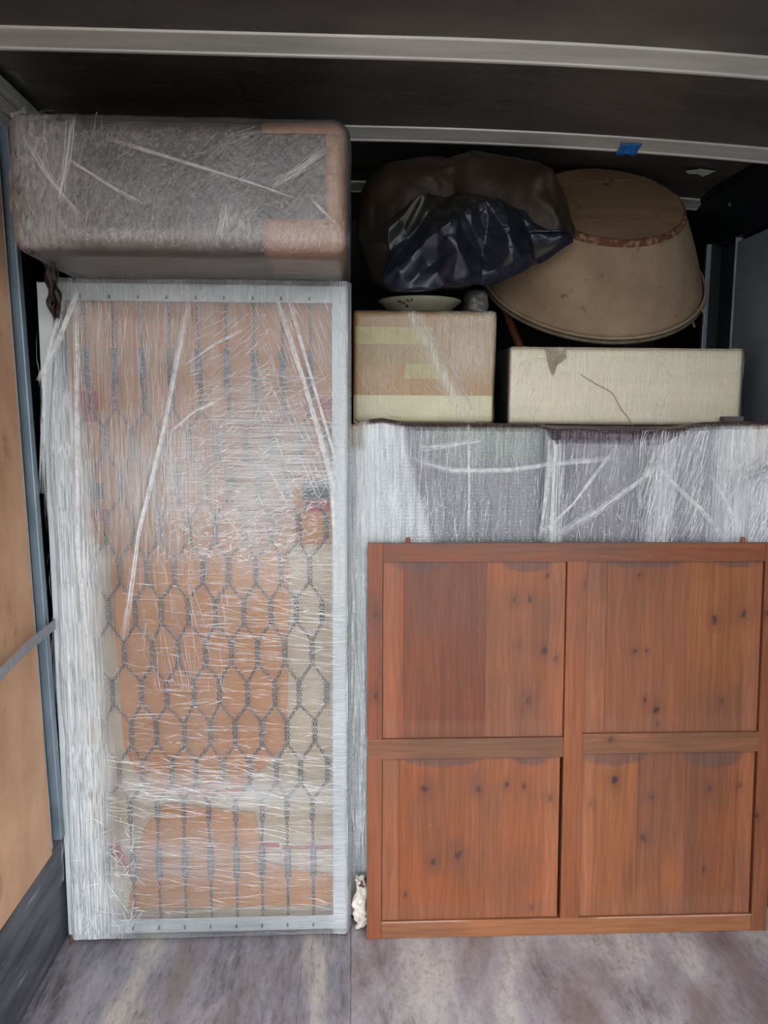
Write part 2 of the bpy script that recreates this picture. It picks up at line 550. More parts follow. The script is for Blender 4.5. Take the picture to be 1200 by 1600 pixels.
def creases(name, parent, regions, y0, mat_, seed=1, surf=None, spread_y=0.006):
    """raised ridges of creased film. region: (x0,x1,z0,z1,n,angle,jitter,lmin,lmax,width)"""
    g = np.random.default_rng(seed)
    V, F = [], []
    for (x0, x1, z0, z1, n, an, jit, l0, l1, w) in regions:
        for _ in range(n):
            cx, cz = g.uniform(x0, x1), g.uniform(z0, z1)
            a = R(an + g.normal(0, jit))
            L = l0 + (l1 - l0) * g.random() ** 1.6
            wd = w * g.uniform(0.35, 1.0)
            d = np.array([math.sin(a), math.cos(a)])         # angle from vertical, leaning to +x
            pn = np.array([d[1], -d[0]])
            bow = g.normal(0, 0.04) * L
            off = g.uniform(0.0005, spread_y)
            tilt = g.uniform(-0.8, 0.8)
            b = len(V)
            st = 4
            for k in range(st + 1):
                t = k / st - 0.5
                c = np.array([cx, cz]) + d * L * t + pn * bow * (1 - 4 * t * t)
                c = np.clip(c, (x0, z0), (x1, z1))
                ww = wd * (0.12 + 0.88 * (1 - (2 * t) ** 2))
                for q in (-1, 0, 1):
                    p = c + pn * ww * 0.5 * q
                    base = surf(p[0], p[1]) if surf else y0
                    V.append((p[0], base - off - (ww * 0.45 if q == 0 else 0) + tilt * q * ww * 0.4, p[1]))
            for k in range(st):
                for q in (0, 1):
                    i = b + k * 3 + q
                    F.append((i, i + 1, i + 4, i + 3))
    o = obj(name, V, F, mat_, parent, shade=False)
    return tag(o, kind='stuff')

def ribbon(name, parent, pts, w, mat_, y0=None, surf=None, n=18, seed=0, folds=3):
    """pleated ribbon along a path of (x,z)"""
    g = np.random.default_rng(seed + 5)
    P = np.array(pts, float)
    s = np.concatenate([[0], np.cumsum(np.linalg.norm(np.diff(P, axis=0), axis=1))])
    V, F = [], []
    m = 2 * folds + 1
    ph = g.uniform(0, 6)
    for k in range(n + 1):
        t = s[-1] * k / n
        x, z = np.interp(t, s, P[:, 0]), np.interp(t, s, P[:, 1])
        t2 = min(s[-1], t + 0.01); t1 = max(0, t - 0.01)
        d = np.array([np.interp(t2, s, P[:, 0]) - np.interp(t1, s, P[:, 0]), np.interp(t2, s, P[:, 1]) - np.interp(t1, s, P[:, 1])])
        d /= np.linalg.norm(d)
        pn = np.array([d[1], -d[0]])
        ww = w * (1 + 0.18 * math.sin(k * 0.9 + ph))
        for q in range(m):
            u = q / (m - 1) - 0.5
            px, pz = x + pn[0] * u * ww, z + pn[1] * u * ww
            base = surf(px, pz) if surf else y0
            V.append((px, base - 0.003 - (0.0022 if q % 2 else 0.0) - 0.002 * (1 - 4 * u * u), pz))
    for k in range(n):
        for q in range(m - 1):
            i = k * m + q
            F.append((i, i + 1, i + m + 1, i + m))
    return obj(name, V, F, mat_, parent, solid=0.0004)

def strand(name, parent, pts, w, mat_, y0=None, surf=None, seed=0, lines=None, folds=0):
    """film gathered into a rope: many fine pleats that run along a path of (x,z), spreading and meeting"""
    g = np.random.default_rng(seed + 5)
    P = np.array(pts, float)
    s = np.concatenate([[0], np.cumsum(np.linalg.norm(np.diff(P, axis=0), axis=1))])
    L = s[-1]
    lines = lines or int(10 + w * 900)
    V, F = [], []
    for _ in range(lines):
        t0, t1 = sorted(g.uniform(-0.1, 1.1, 2))
        if g.random() < 0.55: t0, t1 = 0, 1
        t0, t1 = max(0, t0), min(1, t1)
        if t1 - t0 < 0.15: continue
        u0, u1 = np.clip(g.normal(0, 0.27, 2), -.5, .5) * w
        wd = g.uniform(0.0006, 0.0020)
        ph, am = g.uniform(0, 6), g.uniform(0, 0.10) * w
        yo = g.uniform(0.001, 0.005)
        n = max(4, int(L * (t1 - t0) / 0.02))
        b = len(V)
        for k in range(n + 1):
            q = k / n
            t = L * (t0 + (t1 - t0) * q)
            ta, tb_ = max(0, t - 0.02), min(L, t + 0.02)
            pt = np.array([np.interp(t, s, P[:, 0]), np.interp(t, s, P[:, 1])])
            d = np.array([np.interp(tb_, s, P[:, 0]) - np.interp(ta, s, P[:, 0]), np.interp(tb_, s, P[:, 1]) - np.interp(ta, s, P[:, 1])])
            d /= np.linalg.norm(d)
            pn = np.array([d[1], -d[0]])
            c = pt + pn * (u0 + (u1 - u0) * q + am * math.sin(ph + 5 * q))
            ww = wd * (0.15 + 0.85 * min(1, 6 * q, 6 * (1 - q)))
            for e in (-1, 0, 1):
                p = c + pn * ww * 0.5 * e
                base = surf(p[0], p[1]) if surf else y0
                V.append((p[0], base - yo - (ww * 0.5 if e == 0 else 0), p[1]))
        for k in range(n):
            for e in (0, 1):
                i = b + k * 3 + e
                F.append((i, i + 1, i + 4, i + 3))
    return tag(obj(name, V, F, mat_, parent), kind='stuff')

def blobs(P, items):
    """max of soft elliptical patches: (cx,cz,rx,rz,value)"""
    o = np.zeros(len(P))
    for cx, cz, rx, rz, v in items:
        d = np.sqrt(((P[:, 0] - cx) / rx) ** 2 + ((P[:, 2] - cz) / rz) ** 2)
        o = np.maximum(o, v * (1 - smooth(0.55, 1.0, d)))
    return o

# ------------------------------------------------------------------ wrapped bed base (stands on its end)
BX, BW, BY, BZ0, BZ1 = -0.843, 0.83, 2.17, 0.022, 1.92
def bs(s): return BX + BW * s
def bt(t): return BZ0 + (BZ1 - BZ0) * t
bed = thing('bed_base', (BX + BW / 2, BY, 0.0), 'upright metal bed base with chain link springs wrapped in clear film against the cartons', 'bed frame')
M['frame'] = mat('pale_grey_frame_steel', 'ccd2d4', 'b4babd', (4, 4, 4), rough=0.35, metal=0.15, spots=('7d7a74', (50, 50, 50), 0.72, 0.78))
M['rust'] = mat('rusty_foot', '7a4a34', '4a2e24', (60, 60, 60), rough=0.8)
M['wire'] = mat('dull_zinc_wire', '5c5d5c', '3c3d3d', (90, 90, 90), rough=0.5, metal=0.4)
M['spring'] = mat('blue_grey_spring', '6f7d88', '515c66', (90, 90, 90), rough=0.45, metal=0.5)
def angle_z(x0, x1, inner):
    m = MB().box(x0, x1, BY - 0.012, BY - 0.008, BZ0, BZ1)
    xi = x1 if inner < 0 else x0
    m.box(xi - 0.002, xi + 0.002, BY - 0.012, BY + 0.028, BZ0, BZ1)
    return m
rails = [angle_z(BX, BX + 0.042, 1).build('side_rail', M['frame'], bed, bevel=0.001)]
rails.append(angle_z(BX + BW - 0.042, BX + BW, -1).build('side_rail', M['frame'], bed, bevel=0.001))
def angle_x(z0, z1, zi):
    m = MB().box(BX + 0.001, BX + BW - 0.001, BY - 0.0145, BY - 0.010, z0, z1)
    m.box(BX + 0.001, BX + BW - 0.001, BY - 0.0145, BY + 0.026, zi - 0.002, zi + 0.002)
    return m
angle_x(BZ1 - 0.048, BZ1, BZ1 - 0.002).build('end_rail', M['frame'], bed, bevel=0.001)
angle_x(BZ0, BZ0 + 0.046, BZ0 + 0.002).build('end_rail', M['frame'], bed, bevel=0.001)
for x, rl_ in zip((BX + 0.006, BX + BW - 0.006), rails):
    MB().tube([(x, BY - 0.006, BZ0 + 0.03), (x, BY - 0.010, 0.0)], [0.007, 0.006], 8).build('foot', M['rust'], rl_)

# link net: honeycomb of small links between the two rows of springs
colx = [bs(0.137 + 0.0925 * i) for i in range(9)]
LINK = None
def link_geo(p, q, flip, m):
    p, q = Vector(p), Vector(q)
    d = q - p
    L = d.length
    d.normalize()
    nrm = Vector((0, -1, 0)) if flip else Vector((0, -0.45, 0)) + d.cross(Vector((0, 1, 0))) * 0.9
    u = d.cross(nrm)
    if u.length < 1e-4: u = Vector((1, 0, 0))
    u.normalize()
    ring = []
    for k in range(8):
        a = 2 * math.pi * k / 8
        ring.append((p + q) / 2 + d * (math.cos(a) * L * 0.62) + u * (math.sin(a) * 0.0038))
    m.tube(ring, 0.0015, 4, True)
def chain(m, a, b, step=0.0085):
    a, b = Vector(a), Vector(b)
    n = max(1, round((b - a).length / step))
    for k in range(n):
        link_geo(a.lerp(b, k / n), a.lerp(b, (k + 1) / n), k % 2, m)
rowz = [0.365 + 0.1215 * k for k in range(11)]
VL = 0.066
net = MB()
def node(k, i, top):
    odd = k % 2
    x = bs(0.137 + 0.0925 * (i - (0.5 if odd else 0)))
    j = (_h(k * 31 + i * 7) - 0.5) * 0.010
    jz = (_h(k * 13 + i * 5 + 3) - 0.5) * 0.010
    return (x + j + 0.006 * math.sin(k * 0.9), BY + 0.004, rowz[k] + (VL if top else 0) + jz)
def _h(n): return float(_hash(np.array([n]), np.array([3]), np.array([1]), 9)[0])
for k in range(11):
    cnt = 10 if k % 2 else 9
    for i in range(cnt):
        a, b = node(k, i, False), node(k, i, True)
        e = 0.0036
        chain(net, (a[0] - e, a[1], a[2]), (b[0] - e, b[1], b[2]))
        chain(net, (a[0] + e, a[1], a[2]), (b[0] + e, b[1], b[2]))
        if k < 10:
            nb = [i, i + 1] if k % 2 == 0 else [i - 1, i]
            for j in nb:
                if 0 <= j < (10 if (k + 1) % 2 else 9):
                    chain(net, b, node(k + 1, j, False))
tag(net.build('link_net', M['wire'], bed), kind='stuff')
def helix(x, z0, z1, r, turns):
    pts = []
    n = turns * 7
    for k in range(n + 1):
        a = 2 * math.pi * k / 7
        pts.append((x + r * math.cos(a), BY + 0.004 + r * math.sin(a), z0 + (z1 - z0) * k / n))
    return pts
spring_me = chain_me = None
base = np.array(bed['base'])
def inst(name, me, x, z):
    o = bpy.data.objects.new(name, me)
    COL.objects.link(o)
    o.parent = bed
    o.location = (x - base[0], 0, z - base[2])
    return o
for i, x in enumerate(colx):
    for top in (0, 1):
        zs = 1.648 if top else 0.185
        if spring_me is None:
            sp = MB().tube(helix(base[0], 0, 0.10, 0.0085, 18), 0.0019, 4)
            o = obj('spring', np.array(sp.v) + [0, 0, base[2]], sp.f, M['spring'], bed, shade=True)
            spring_me = o.data
            o.location = (x - base[0], 0, zs)
            ch = MB(); chain(ch, (base[0], BY + 0.004, 0), (base[0], BY + 0.004, 0.138))
            o = obj('hook_chain', ch.v, ch.f, M['wire'], bed)
            chain_me = o.data
            o.location = (x - base[0], 0, 0.045)
            hk = MB().tube([(base[0], BY + 0.004, -0.004), (base[0], BY - 0.018, -0.004), (base[0], BY - 0.020, -0.012)], 0.0024, 6)
            hook_me = obj('hook', hk.v, hk.f, M['wire'], bed)
            hook_me.location = (x - base[0], 0, 0.05)
            hook_me = hook_me.data
        else:
            inst('spring', spring_me, x, zs)
            inst('hook_chain', chain_me, x, 1.752 if top else 0.045)
            inst('hook', hook_me, x, 1.890 if top else 0.050)
    for a_, b_ in (((x, BY + 0.004, 0.285), node(0, i, False)), ((x, BY + 0.004, 1.648), node(10, i, True))):
        lc = MB(); chain(lc, a_, b_)
        tag(lc.build('spring_chain', M['wire'], bed), kind='stuff')

# the film round the frame: front sheet that turns round both sides
def bed_film(U, V):
    x = BX - 0.016 + (BW + 0.028) * U
    z = 0.012 + 1.918 * V
    P = np.stack([x, np.zeros_like(x), z], 1)
    y = np.full_like(x, BY - 0.021)
    y -= 0.006 * (fbm(P, (55, 1, 5), 3, 2) - 0.5) + 0.010 * (fbm(P, (5, 1, 14), 4, 2) - 0.4)
    s = (x - BX) / BW
    x = x - 0.010 * smooth(0.1, 0.0, s) * (vnoise(P, (1, 1, 5), 8)) + 0.03 * smooth(0.12, 0.0, s) * smooth(0.72, 0.98, V)
    y = y + 0.05 * smooth(0.05, 0.0, U) + 0.04 * smooth(0.985, 1.0, U)
    return np.stack([x, y, z], 1)
V, F, U, Vv = grid(110, 220, bed_film)
P = V.copy()
s_, t_ = (P[:, 0] - BX) / BW, (P[:, 2] - BZ0) / (BZ1 - BZ0)
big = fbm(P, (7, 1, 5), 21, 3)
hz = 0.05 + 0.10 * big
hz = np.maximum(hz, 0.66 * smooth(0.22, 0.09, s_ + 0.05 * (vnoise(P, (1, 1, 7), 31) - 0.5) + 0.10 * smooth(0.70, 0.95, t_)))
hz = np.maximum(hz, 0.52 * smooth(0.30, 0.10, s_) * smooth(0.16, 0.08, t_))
hz = np.maximum(hz, 0.50 * np.exp(-(((s_ - 0.74) / 0.30) ** 2 + ((t_ - 0.74) / 0.17) ** 2)) * (0.7 + 0.6 * big))  # glare on the upper film, painted in as extra haze
hz = np.maximum(hz, 0.44 * np.exp(-(((s_ - 0.42) / 0.34) ** 2 + ((t_ - 0.72) / 0.14) ** 2)))  # more painted glare, veiling the net to the left
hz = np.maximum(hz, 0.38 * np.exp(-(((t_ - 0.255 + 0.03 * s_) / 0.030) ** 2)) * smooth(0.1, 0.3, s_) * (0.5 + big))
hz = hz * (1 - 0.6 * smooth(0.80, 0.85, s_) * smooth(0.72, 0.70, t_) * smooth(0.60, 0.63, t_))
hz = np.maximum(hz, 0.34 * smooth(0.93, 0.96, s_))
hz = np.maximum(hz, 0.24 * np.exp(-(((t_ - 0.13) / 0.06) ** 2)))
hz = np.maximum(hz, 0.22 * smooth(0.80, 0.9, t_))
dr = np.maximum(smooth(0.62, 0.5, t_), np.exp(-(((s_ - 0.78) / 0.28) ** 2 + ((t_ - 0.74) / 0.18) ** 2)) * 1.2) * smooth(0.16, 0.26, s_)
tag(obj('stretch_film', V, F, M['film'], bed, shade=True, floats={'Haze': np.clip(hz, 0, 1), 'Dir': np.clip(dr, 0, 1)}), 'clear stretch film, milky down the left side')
yf = BY - 0.030
reg = [
    (bs(-0.01), bs(0.18), bt(0.10), bt(0.97), 150, 1.0, 2.0, 0.06, 0.34, 0.0011),
    (bs(0.12), bs(0.50), bt(0.60), bt(0.97), 190, 2, 5, 0.04, 0.22, 0.0013),
    (bs(0.30), bs(0.60), bt(0.40), bt(0.62), 60, -6, 5, 0.05, 0.20, 0.0013),
    (bs(0.48), bs(0.97), bt(0.60), bt(0.88), 380, 74, 16, 0.02, 0.14, 0.0017),
    (bs(0.40), bs(0.90), bt(0.56), bt(0.76), 300, 88, 22, 0.01, 0.08, 0.0018),
    (bs(0.70), bs(0.98), bt(0.68), bt(0.98), 120, -24, 5, 0.05, 0.22, 0.0018),
    (bs(0.50), bs(0.75), bt(0.80), bt(0.96), 60, 55, 12, 0.03, 0.12, 0.0018),
    (bs(0.24), bs(0.97), bt(0.28), bt(0.60), 230, 93, 6, 0.03, 0.20, 0.0014),
    (bs(0.50), bs(0.98), bt(0.44), bt(0.56), 110, 97, 5, 0.05, 0.22, 0.0019),
    (bs(0.16), bs(0.97), bt(0.20), bt(0.30), 260, 98, 10, 0.02, 0.14, 0.0020),
    (bs(0.15), bs(0.97), bt(0.04), bt(0.20), 150, 96, 8, 0.03, 0.16, 0.0017),
    (bs(0.02), bs(0.28), bt(0.01), bt(0.20), 130, 50, 50, 0.02, 0.08, 0.0024),
    (bs(0.45), bs(0.93), bt(0.60), bt(0.82), 260, 75, 40, 0.006, 0.03, 0.0034),  # tiny white flecks from here on stand in for glints
    (bs(0.35), bs(0.90), bt(0.60), bt(0.68), 160, 60, 50, 0.006, 0.025, 0.0036),
    (bs(0.25), bs(0.95), bt(0.22), bt(0.60), 150, 92, 12, 0.01, 0.05, 0.0030),
]
creases('film_creases', bed, reg, yf, M['crease'], 11)
for pts, w in [([(bs(.50), bt(.995)), (bs(.40), bt(.80)), (bs(.30), bt(.64)), (bs(.24), bt(.48))], 0.022),
               ([(bs(.14), bt(.99)), (bs(.05), bt(.90)), (bs(.0), bt(.86))], 0.02),
               ([(bs(.13), bt(.99)), (bs(.12), bt(.86)), (bs(.10), bt(.62)), (bs(.12), bt(.45))], 0.018),
               ([(bs(.10), bt(.99)), (bs(.02), bt(.88)), (bs(-.01), bt(.7))], 0.016),
               ([(bs(.76), bt(.995)), (bs(.86), bt(.86)), (bs(.95), bt(.72)), (bs(.97), bt(.6))], 0.02),
               ([(bs(.80), bt(.995)), (bs(.89), bt(.86)), (bs(.97), bt(.74))], 0.014),
               ([(bs(.47), bt(.885)), (bs(.57), bt(.915)), (bs(.66), bt(.935))], 0.008),
               ([(bs(.42), bt(.79)), (bs(.50), bt(.82)), (bs(.58), bt(.835))], 0.010)]:
    strand('film_strand', bed, pts, w, M['strand'], y0=BY - 0.030, seed=int(w * 1000), folds=3)

# ------------------------------------------------------------------ cartons behind the bed
def carton_mat(name, a, b):
    return mat(name, a, b, (2, 2, 3), 0.3, 0.7, 0.85, bump=((6, 6, 160), 0.15, 0.001))
M['kraft'] = carton_mat('brown_kraft_board', 'cc8742', 'bd7a3a')
M['kraft_dark'] = carton_mat('dark_kraft_board', 'b47c55', '9a6848')
M['kraft_pale'] = carton_mat('pale_board', 'd2bda2', 'bfa88c')
M['red'] = mat('red_print', 'c4213f', 'ab1c36', (20, 20, 20), rough=0.7)
M['navy'] = mat('navy_print', '242c4c', '1b213a', (20, 20, 20), rough=0.7)
M['tape'] = mat('brown_tape', 'a8704a', '8f5c3c', (30, 5, 30), rough=0.35)
def carton(x0, x1, y0, y1, z0, z1, m, label, prints=(), name='carton'):
    c = thing(name, ((x0 + x1) / 2, (y0 + y1) / 2, z0), label, 'box', )
    bd = MB().box(x0, x1, y0, y1, z0, z1 - 0.003).build('box_body', m, c, bevel=0.004)
    xm = (y0 + y1) / 2
    MB().box(x0 + 0.002, x1 - 0.002, y0 + 0.001, xm - 0.001, z1 - 0.003, z1).build('flap', m, c)
    MB().box(x0 + 0.002, x1 - 0.002, xm + 0.001, y1 - 0.001, z1 - 0.003, z1).build('flap', m, c)
    for (a, b, z2, z3, pm_) in prints:
        MB().box(a, b, y0 - 0.0012, y0 + 0.001, z2, z3).build('printed_mark', pm_, bd)
    return c
CY0, CY1 = 2.215, 2.80
carton(bs(0.06), bs(0.965), CY0, CY1, 1.195, 1.915, M['kraft'], 'brown carton with navy bars and red printed marks behind the top of the bed base', [
    (bs(.08), bs(.155), bt(0.803), bt(0.848), M['red']), (bs(.90), bs(.955), bt(0.818), bt(0.840), M['red']),
    (bs(.10), bs(.165), bt(0.687), bt(0.712), M['navy']), (bs(.10), bs(.15), bt(0.722), bt(0.737), M['red']), (bs(.11), bs(.18), bt(0.654), bt(0.672), M['red']),
    (bs(.845), bs(.955), bt(0.687), bt(0.717), M['navy']), (bs(.885), bs(.955), bt(0.722), bt(0.735), M['red']), (bs(.86), bs(.955), bt(0.669), bt(0.682), M['red']),
    (bs(.585), bs(.62), bt(0.702), bt(0.717), M['navy'])])
carton(bs(0.05), bs(0.968), CY0 + 0.004, CY1, 0.560, 1.195, M['kraft_pale'], 'plain pale carton behind the middle of the bed base')
carton(bs(0.05), bs(0.968), CY0 + 0.004, CY1, 0.0, 0.560, M['kraft_pale'], 'pale carton with red tape marks behind the foot of the bed base', [
    (bs(.62), bs(.75), bt(.122), bt(.130), M['red']), (bs(.76), bs(.95), bt(.118), bt(.124), M['red'])])
sh = obj('cardboard_sheet', *(lambda m: (m.v, m.f))(MB().prism_y([(bs(.20), bt(.30)), (bs(.28), bt(.22)), (bs(.60), bt(.215)), (bs(.78), bt(.30)), (bs(.80), bt(.62)), (bs(.78), bt(.66)), (bs(.22), bt(.66)), (bs(.18), bt(.60))], CY0 - 0.010, CY0 - 0.004)), M['kraft'], None)
tag(sh, 'large tan cardboard sheet tucked behind the chain links of the bed base', 'cardboard')
sh2 = obj('cardboard_sheet', *(lambda m: (m.v, m.f))(MB().prism_y([(bs(.19), bt(.025)), (bs(.955), bt(.025)), (bs(.955), bt(.075)), (bs(.70), bt(.10)), (bs(.66), bt(.185)), (bs(.34), bt(.205)), (bs(.26), bt(.16))], CY0 - 0.010, CY0 - 0.004)), M['kraft'], None)
tag(sh2, 'low tan cardboard sheet tucked behind the bottom springs of the bed base', 'cardboard')
rs = ribbon('red_ribbon', None, [(bs(.135), bt(.135)), (bs(.17), bt(.115)), (bs(.22), bt(.085))], 0.03, M['red'], y0=CY0 - 0.001, folds=1)
tag(rs, 'slanting red plastic ribbon at the lower left behind the bed springs', 'ribbon')

# ------------------------------------------------------------------ long brown bundle on top of the bed
TX0, TX1, TY0, TY1, TZ0, TZ1 = -0.752, -0.014, 1.83, 2.72, 1.936, 2.228
tb = thing('wrapped_bundle', ((TX0 + TX1) / 2, 2.2, TZ0), 'long dark mauve bundle with brown corner boards lying on top of the bed base', 'bundle')
M['mauve'] = mat_vc('mauve_bubble_sheet', ((14, 14, 14), (0.72,) * 3, (1.15,) * 3), 0.5, ((70, 70, 70), 0.35, 0.004))
def wob(V, F, amp, sc, seed):
    N = vnormals(V, F)
    return V + N * ((fbm(V, sc, seed, 3) - 0.5) * 2 * amp)[:, None]
V, F = rbox(TX0, TX1, TY0, TY1, TZ0, TZ1, 0.035, 0.016)
V = wob(V, F, 0.006, (9, 9, 9), 41)
c0, c1 = np.array(lin('544747')), np.array(lin('392f34'))
n = fbm(V, (3, 3, 6), 44, 3)[:, None]
obj('bundle_body', V, F, M['mauve'], tb, shade=True, col=c0 * n + c1 * (1 - n))
M['board'] = mat('brown_edge_board', 'a97c60', '8f644a', (8, 8, 8), rough=0.6, bump=((80, 20, 80), 0.3, 0.003))
BV, BF = V, F
def patch(name, cond):
    """corner board: hugs the bundle where cond holds, a few millimetres proud"""
    N = vnormals(BV, BF)
    keep = [f for f in BF if cond(*np.mean([BV[i] for i in f], axis=0))]
    ids = sorted({i for f in keep for i in f})
    mp_ = {i: k for k, i in enumerate(ids)}
    return obj(name, BV[ids] + N[ids] * 0.004, [tuple(mp_[i] for i in f) for f in keep], M['board'], tb, shade=True, solid=0.003)
patch('edge_board', lambda x, y, z: x > -0.195 and z > TZ1 - 0.032 and y < TY0 + 0.12)
patch('edge_board', lambda x, y, z: x > TX1 - 0.042 and TZ0 + 0.075 < z < TZ1 - 0.034 and y < TY0 + 0.3)
patch('edge_board', lambda x, y, z: x > -0.205 and z < TZ0 + 0.074 and y < TY0 + 0.24)
# film skin
V, F = rbox(TX0 - 0.016, TX1 + 0.010, TY0 - 0.014, TY1 + 0.012, TZ0 - 0.008, TZ1 + 0.008, 0.040, 0.012)
V = wob(V, F, 0.004, (11, 11, 11), 61)
sx = (V[:, 0] - TX0) / (TX1 - TX0); sz = (V[:, 2] - TZ0) / (TZ1 - TZ0)
big = fbm(V, (6, 6, 6), 62, 3)
hz = 0.04 + 0.09 * big
hz = np.maximum(hz, 0.30 * smooth(0.30, 0.05, sx) * (0.4 + big))
hz = np.maximum(hz, 0.26 * np.exp(-(((sz - 0.12) / 0.08) ** 2)) * (0.3 + big))
hz = np.maximum(hz, 0.28 * np.exp(-(((sx - 0.68) / 0.08) ** 2 + ((sz - 0.2) / 0.18) ** 2)))
hz *= smooth(-0.02, 0.05, sz) * 0.8 + 0.2
M['film_diag'] = film_mat('stretch_film_diagonal', (0.66, 0.63, 0.61), (110, 60, 45), (60, 60, 30), 0.004, 0.22, 0.03)
tag(obj('stretch_film', V, F, M['film_diag'], tb, shade=True, floats={'Haze': hz, 'Dir': np.zeros(len(V))}), 'creased clear film')
def tsurf(x, z):
    d = min(0.040, max(0.0, (TZ0 + 0.034) - z))
    return TY0 - 0.018 + (0.040 - math.sqrt(max(0, 0.040 ** 2 - d * d)))
creases('film_creases', tb, [
    (TX0, TX0 + 0.25, TZ0 + 0.03, TZ1, 50, 4, 12, 0.05, 0.22, 0.0012),
    (TX0 + 0.15, TX1 - 0.03, TZ0 + 0.02, TZ0 + 0.16, 130, 38, 9, 0.02, 0.10, 0.0013),
    (TX0 + 0.1, TX1 - 0.05, TZ0 + 0.01, TZ0 + 0.07, 170, 25, 40, 0.01, 0.035, 0.0016),
    (TX0 + 0.1, TX1 - 0.2, TZ0 + 0.10, TZ1 - 0.02, 130, 48, 14, 0.03, 0.12, 0.0010),
    (TX0 + 0.4, TX1 - 0.1, TZ0 + 0.15, TZ0 + 0.26, 50, 52, 10, 0.03, 0.10, 0.0012),
    (TX1 - 0.22, TX1, TZ0 + 0.0, TZ0 + 0.07, 80, 10, 40, 0.01, 0.03, 0.0016)], 0, M['film_strand_dim'], 13, tsurf, 0.003)
def T(px, py): return (TX0 + (px - 35) / 515 * (TX1 - TX0), TZ1 - (py - 190) / 190 * (TZ1 - TZ0 - 0.05))
for pts, w in [([T(185, 235), T(330, 280), T(420, 310), T(490, 335)], 0.012), ([T(430, 310), T(470, 285), T(520, 245)], 0.03),
               ([T(130, 200), T(122, 260), T(105, 340)], 0.022), ([T(60, 240), T(90, 300), T(140, 370)], 0.02),
               ([T(120, 270), T(180, 310), T(240, 345)], 0.014), ([T(360, 340), T(358, 365), T(352, 400)], 0.035), ([T(490, 320), T(510, 345), T(535, 370)], 0.012)]:
    strand('film_strand', tb, pts, w, M['film_strand_dim'], surf=tsurf, seed=int(w * 999))
# torn wrapping hanging at the left lower corner
M['torn'] = mat('torn_brown_wrap', '2e1f1c', '1d1412', (30, 30, 30), rough=0.5)
def torn(U, V):
    x = TX0 - 0.040 + 0.040 * U * (1 - 0.35 * V) + 0.005 * np.sin(V * 14 + U * 4)
    z = 1.955 - (0.125 + 0.02 * np.sin(U * 17)) * V
    y = 2.06 + 0.05 * V + 0.010 * np.sin(U * 9 + V * 5)
    return np.stack([x, y, z], 1)
V, F, _, _ = grid(8, 14, torn)
tag(obj('torn_wrap', V, F, M['torn'], None, shade=True, solid=0.001), 'torn dark brown wrap hanging beside the top left corner of the bed base', 'wrapping')
def torn2(U, V):
    x = TX0 - 0.03 + 0.055 * U * (1 - 0.5 * V) + 0.01 * np.sin(V * 8)
    z = 2.25 - 0.30 * V
    y = TY0 + 0.01 + 0.05 * (1 - U) + 0.01 * np.sin(V * 25 + U * 3)
    return np.stack([x, y, z], 1)
V, F, U, _ = grid(8, 30, torn2)
obj('loose_film', V, F, M['film_diag'], tb, shade=True, floats={'Haze': 0.35 + 0.0 * U, 'Dir': 0 * U})

# ------------------------------------------------------------------ tall bubble-wrapped cabinet (behind the wooden panel)
KX0, KX1, KY0, KY1 = -0.004, 1.298, 2.262, 3.20
cb = thing('wrapped_cabinet', ((KX0 + KX1) / 2, (KY0 + KY1) / 2, 0), 'tall dark cabinet in silvery bubble wrap and film behind the wooden door', 'wrapped furniture')
M['core'] = mat('dark_purple_furniture', '4a3f47', '3a3138', (5, 5, 5), rough=0.5)
MB().box(KX0 + 0.02, KX1 - 0.005, KY0 + 0.03, KY1, 0.0, 1.535).build('cabinet_body', M['core'], cb, bevel=0.01)
# bubble sheet: colour by what lies under it
m, nt, b = nodes('bubble_wrap_sheet')
at = nt.nodes.new('ShaderNodeAttribute'); at.attribute_name = 'Col'
vo = nt.nodes.new('ShaderNodeTexVoronoi'); vo.inputs['Scale'].default_value = 1.0; vo.inputs['Randomness'].default_value = 0.3
nt.links.new(coords(nt, (95, 40, 95)), vo.inputs['Vector'])
bub = ramp(nt, vo.outputs['Distance'], [(0.1, 1.0), (0.5, 0.0)])
st = noise_node(nt, (120, 120, 7), 4, 0.6)
hh = math_n(nt, 'ADD', math_n(nt, 'MULTIPLY', bub, 0.6), math_n(nt, 'MULTIPLY', st, 1.2))
c = mixc(nt, 1.0, at.outputs['Color'], ramp(nt, st, [(0.35, 0.72), (0.65, 1.25)]), 'MULTIPLY')
c = mixc(nt, 1.0, c, ramp(nt, bub, [(0.0, 0.85), (1.0, 1.15)]), 'MULTIPLY')
nt.links.new(c, b.inputs['Base Color'])
b.inputs['Roughness'].default_value = 0.26
b.inputs['Specular IOR Level'].default_value = 0.7
add_bump(nt, b, hh, 1.0, 0.006)
M['bubble'] = m
def ktop(x):
    px = np.array([-0.02, 0.0, 0.04, 0.09, 0.15, 0.20, 0.55, 0.575, 0.585, 0.60, 0.66, 0.80, 0.90, 0.93, 0.97, 1.0, 1.03, 1.06, 1.10, 1.33, 1.40])
    pz = np.array([1.54, 1.542, 1.557, 1.562, 1.552, 1.549, 1.548, 1.547, 1.537, 1.534, 1.536, 1.532, 1.530, 1.534, 1.536, 1.542, 1.552, 1.556, 1.557, 1.562, 1.565])
    return np.interp(x, px, pz)
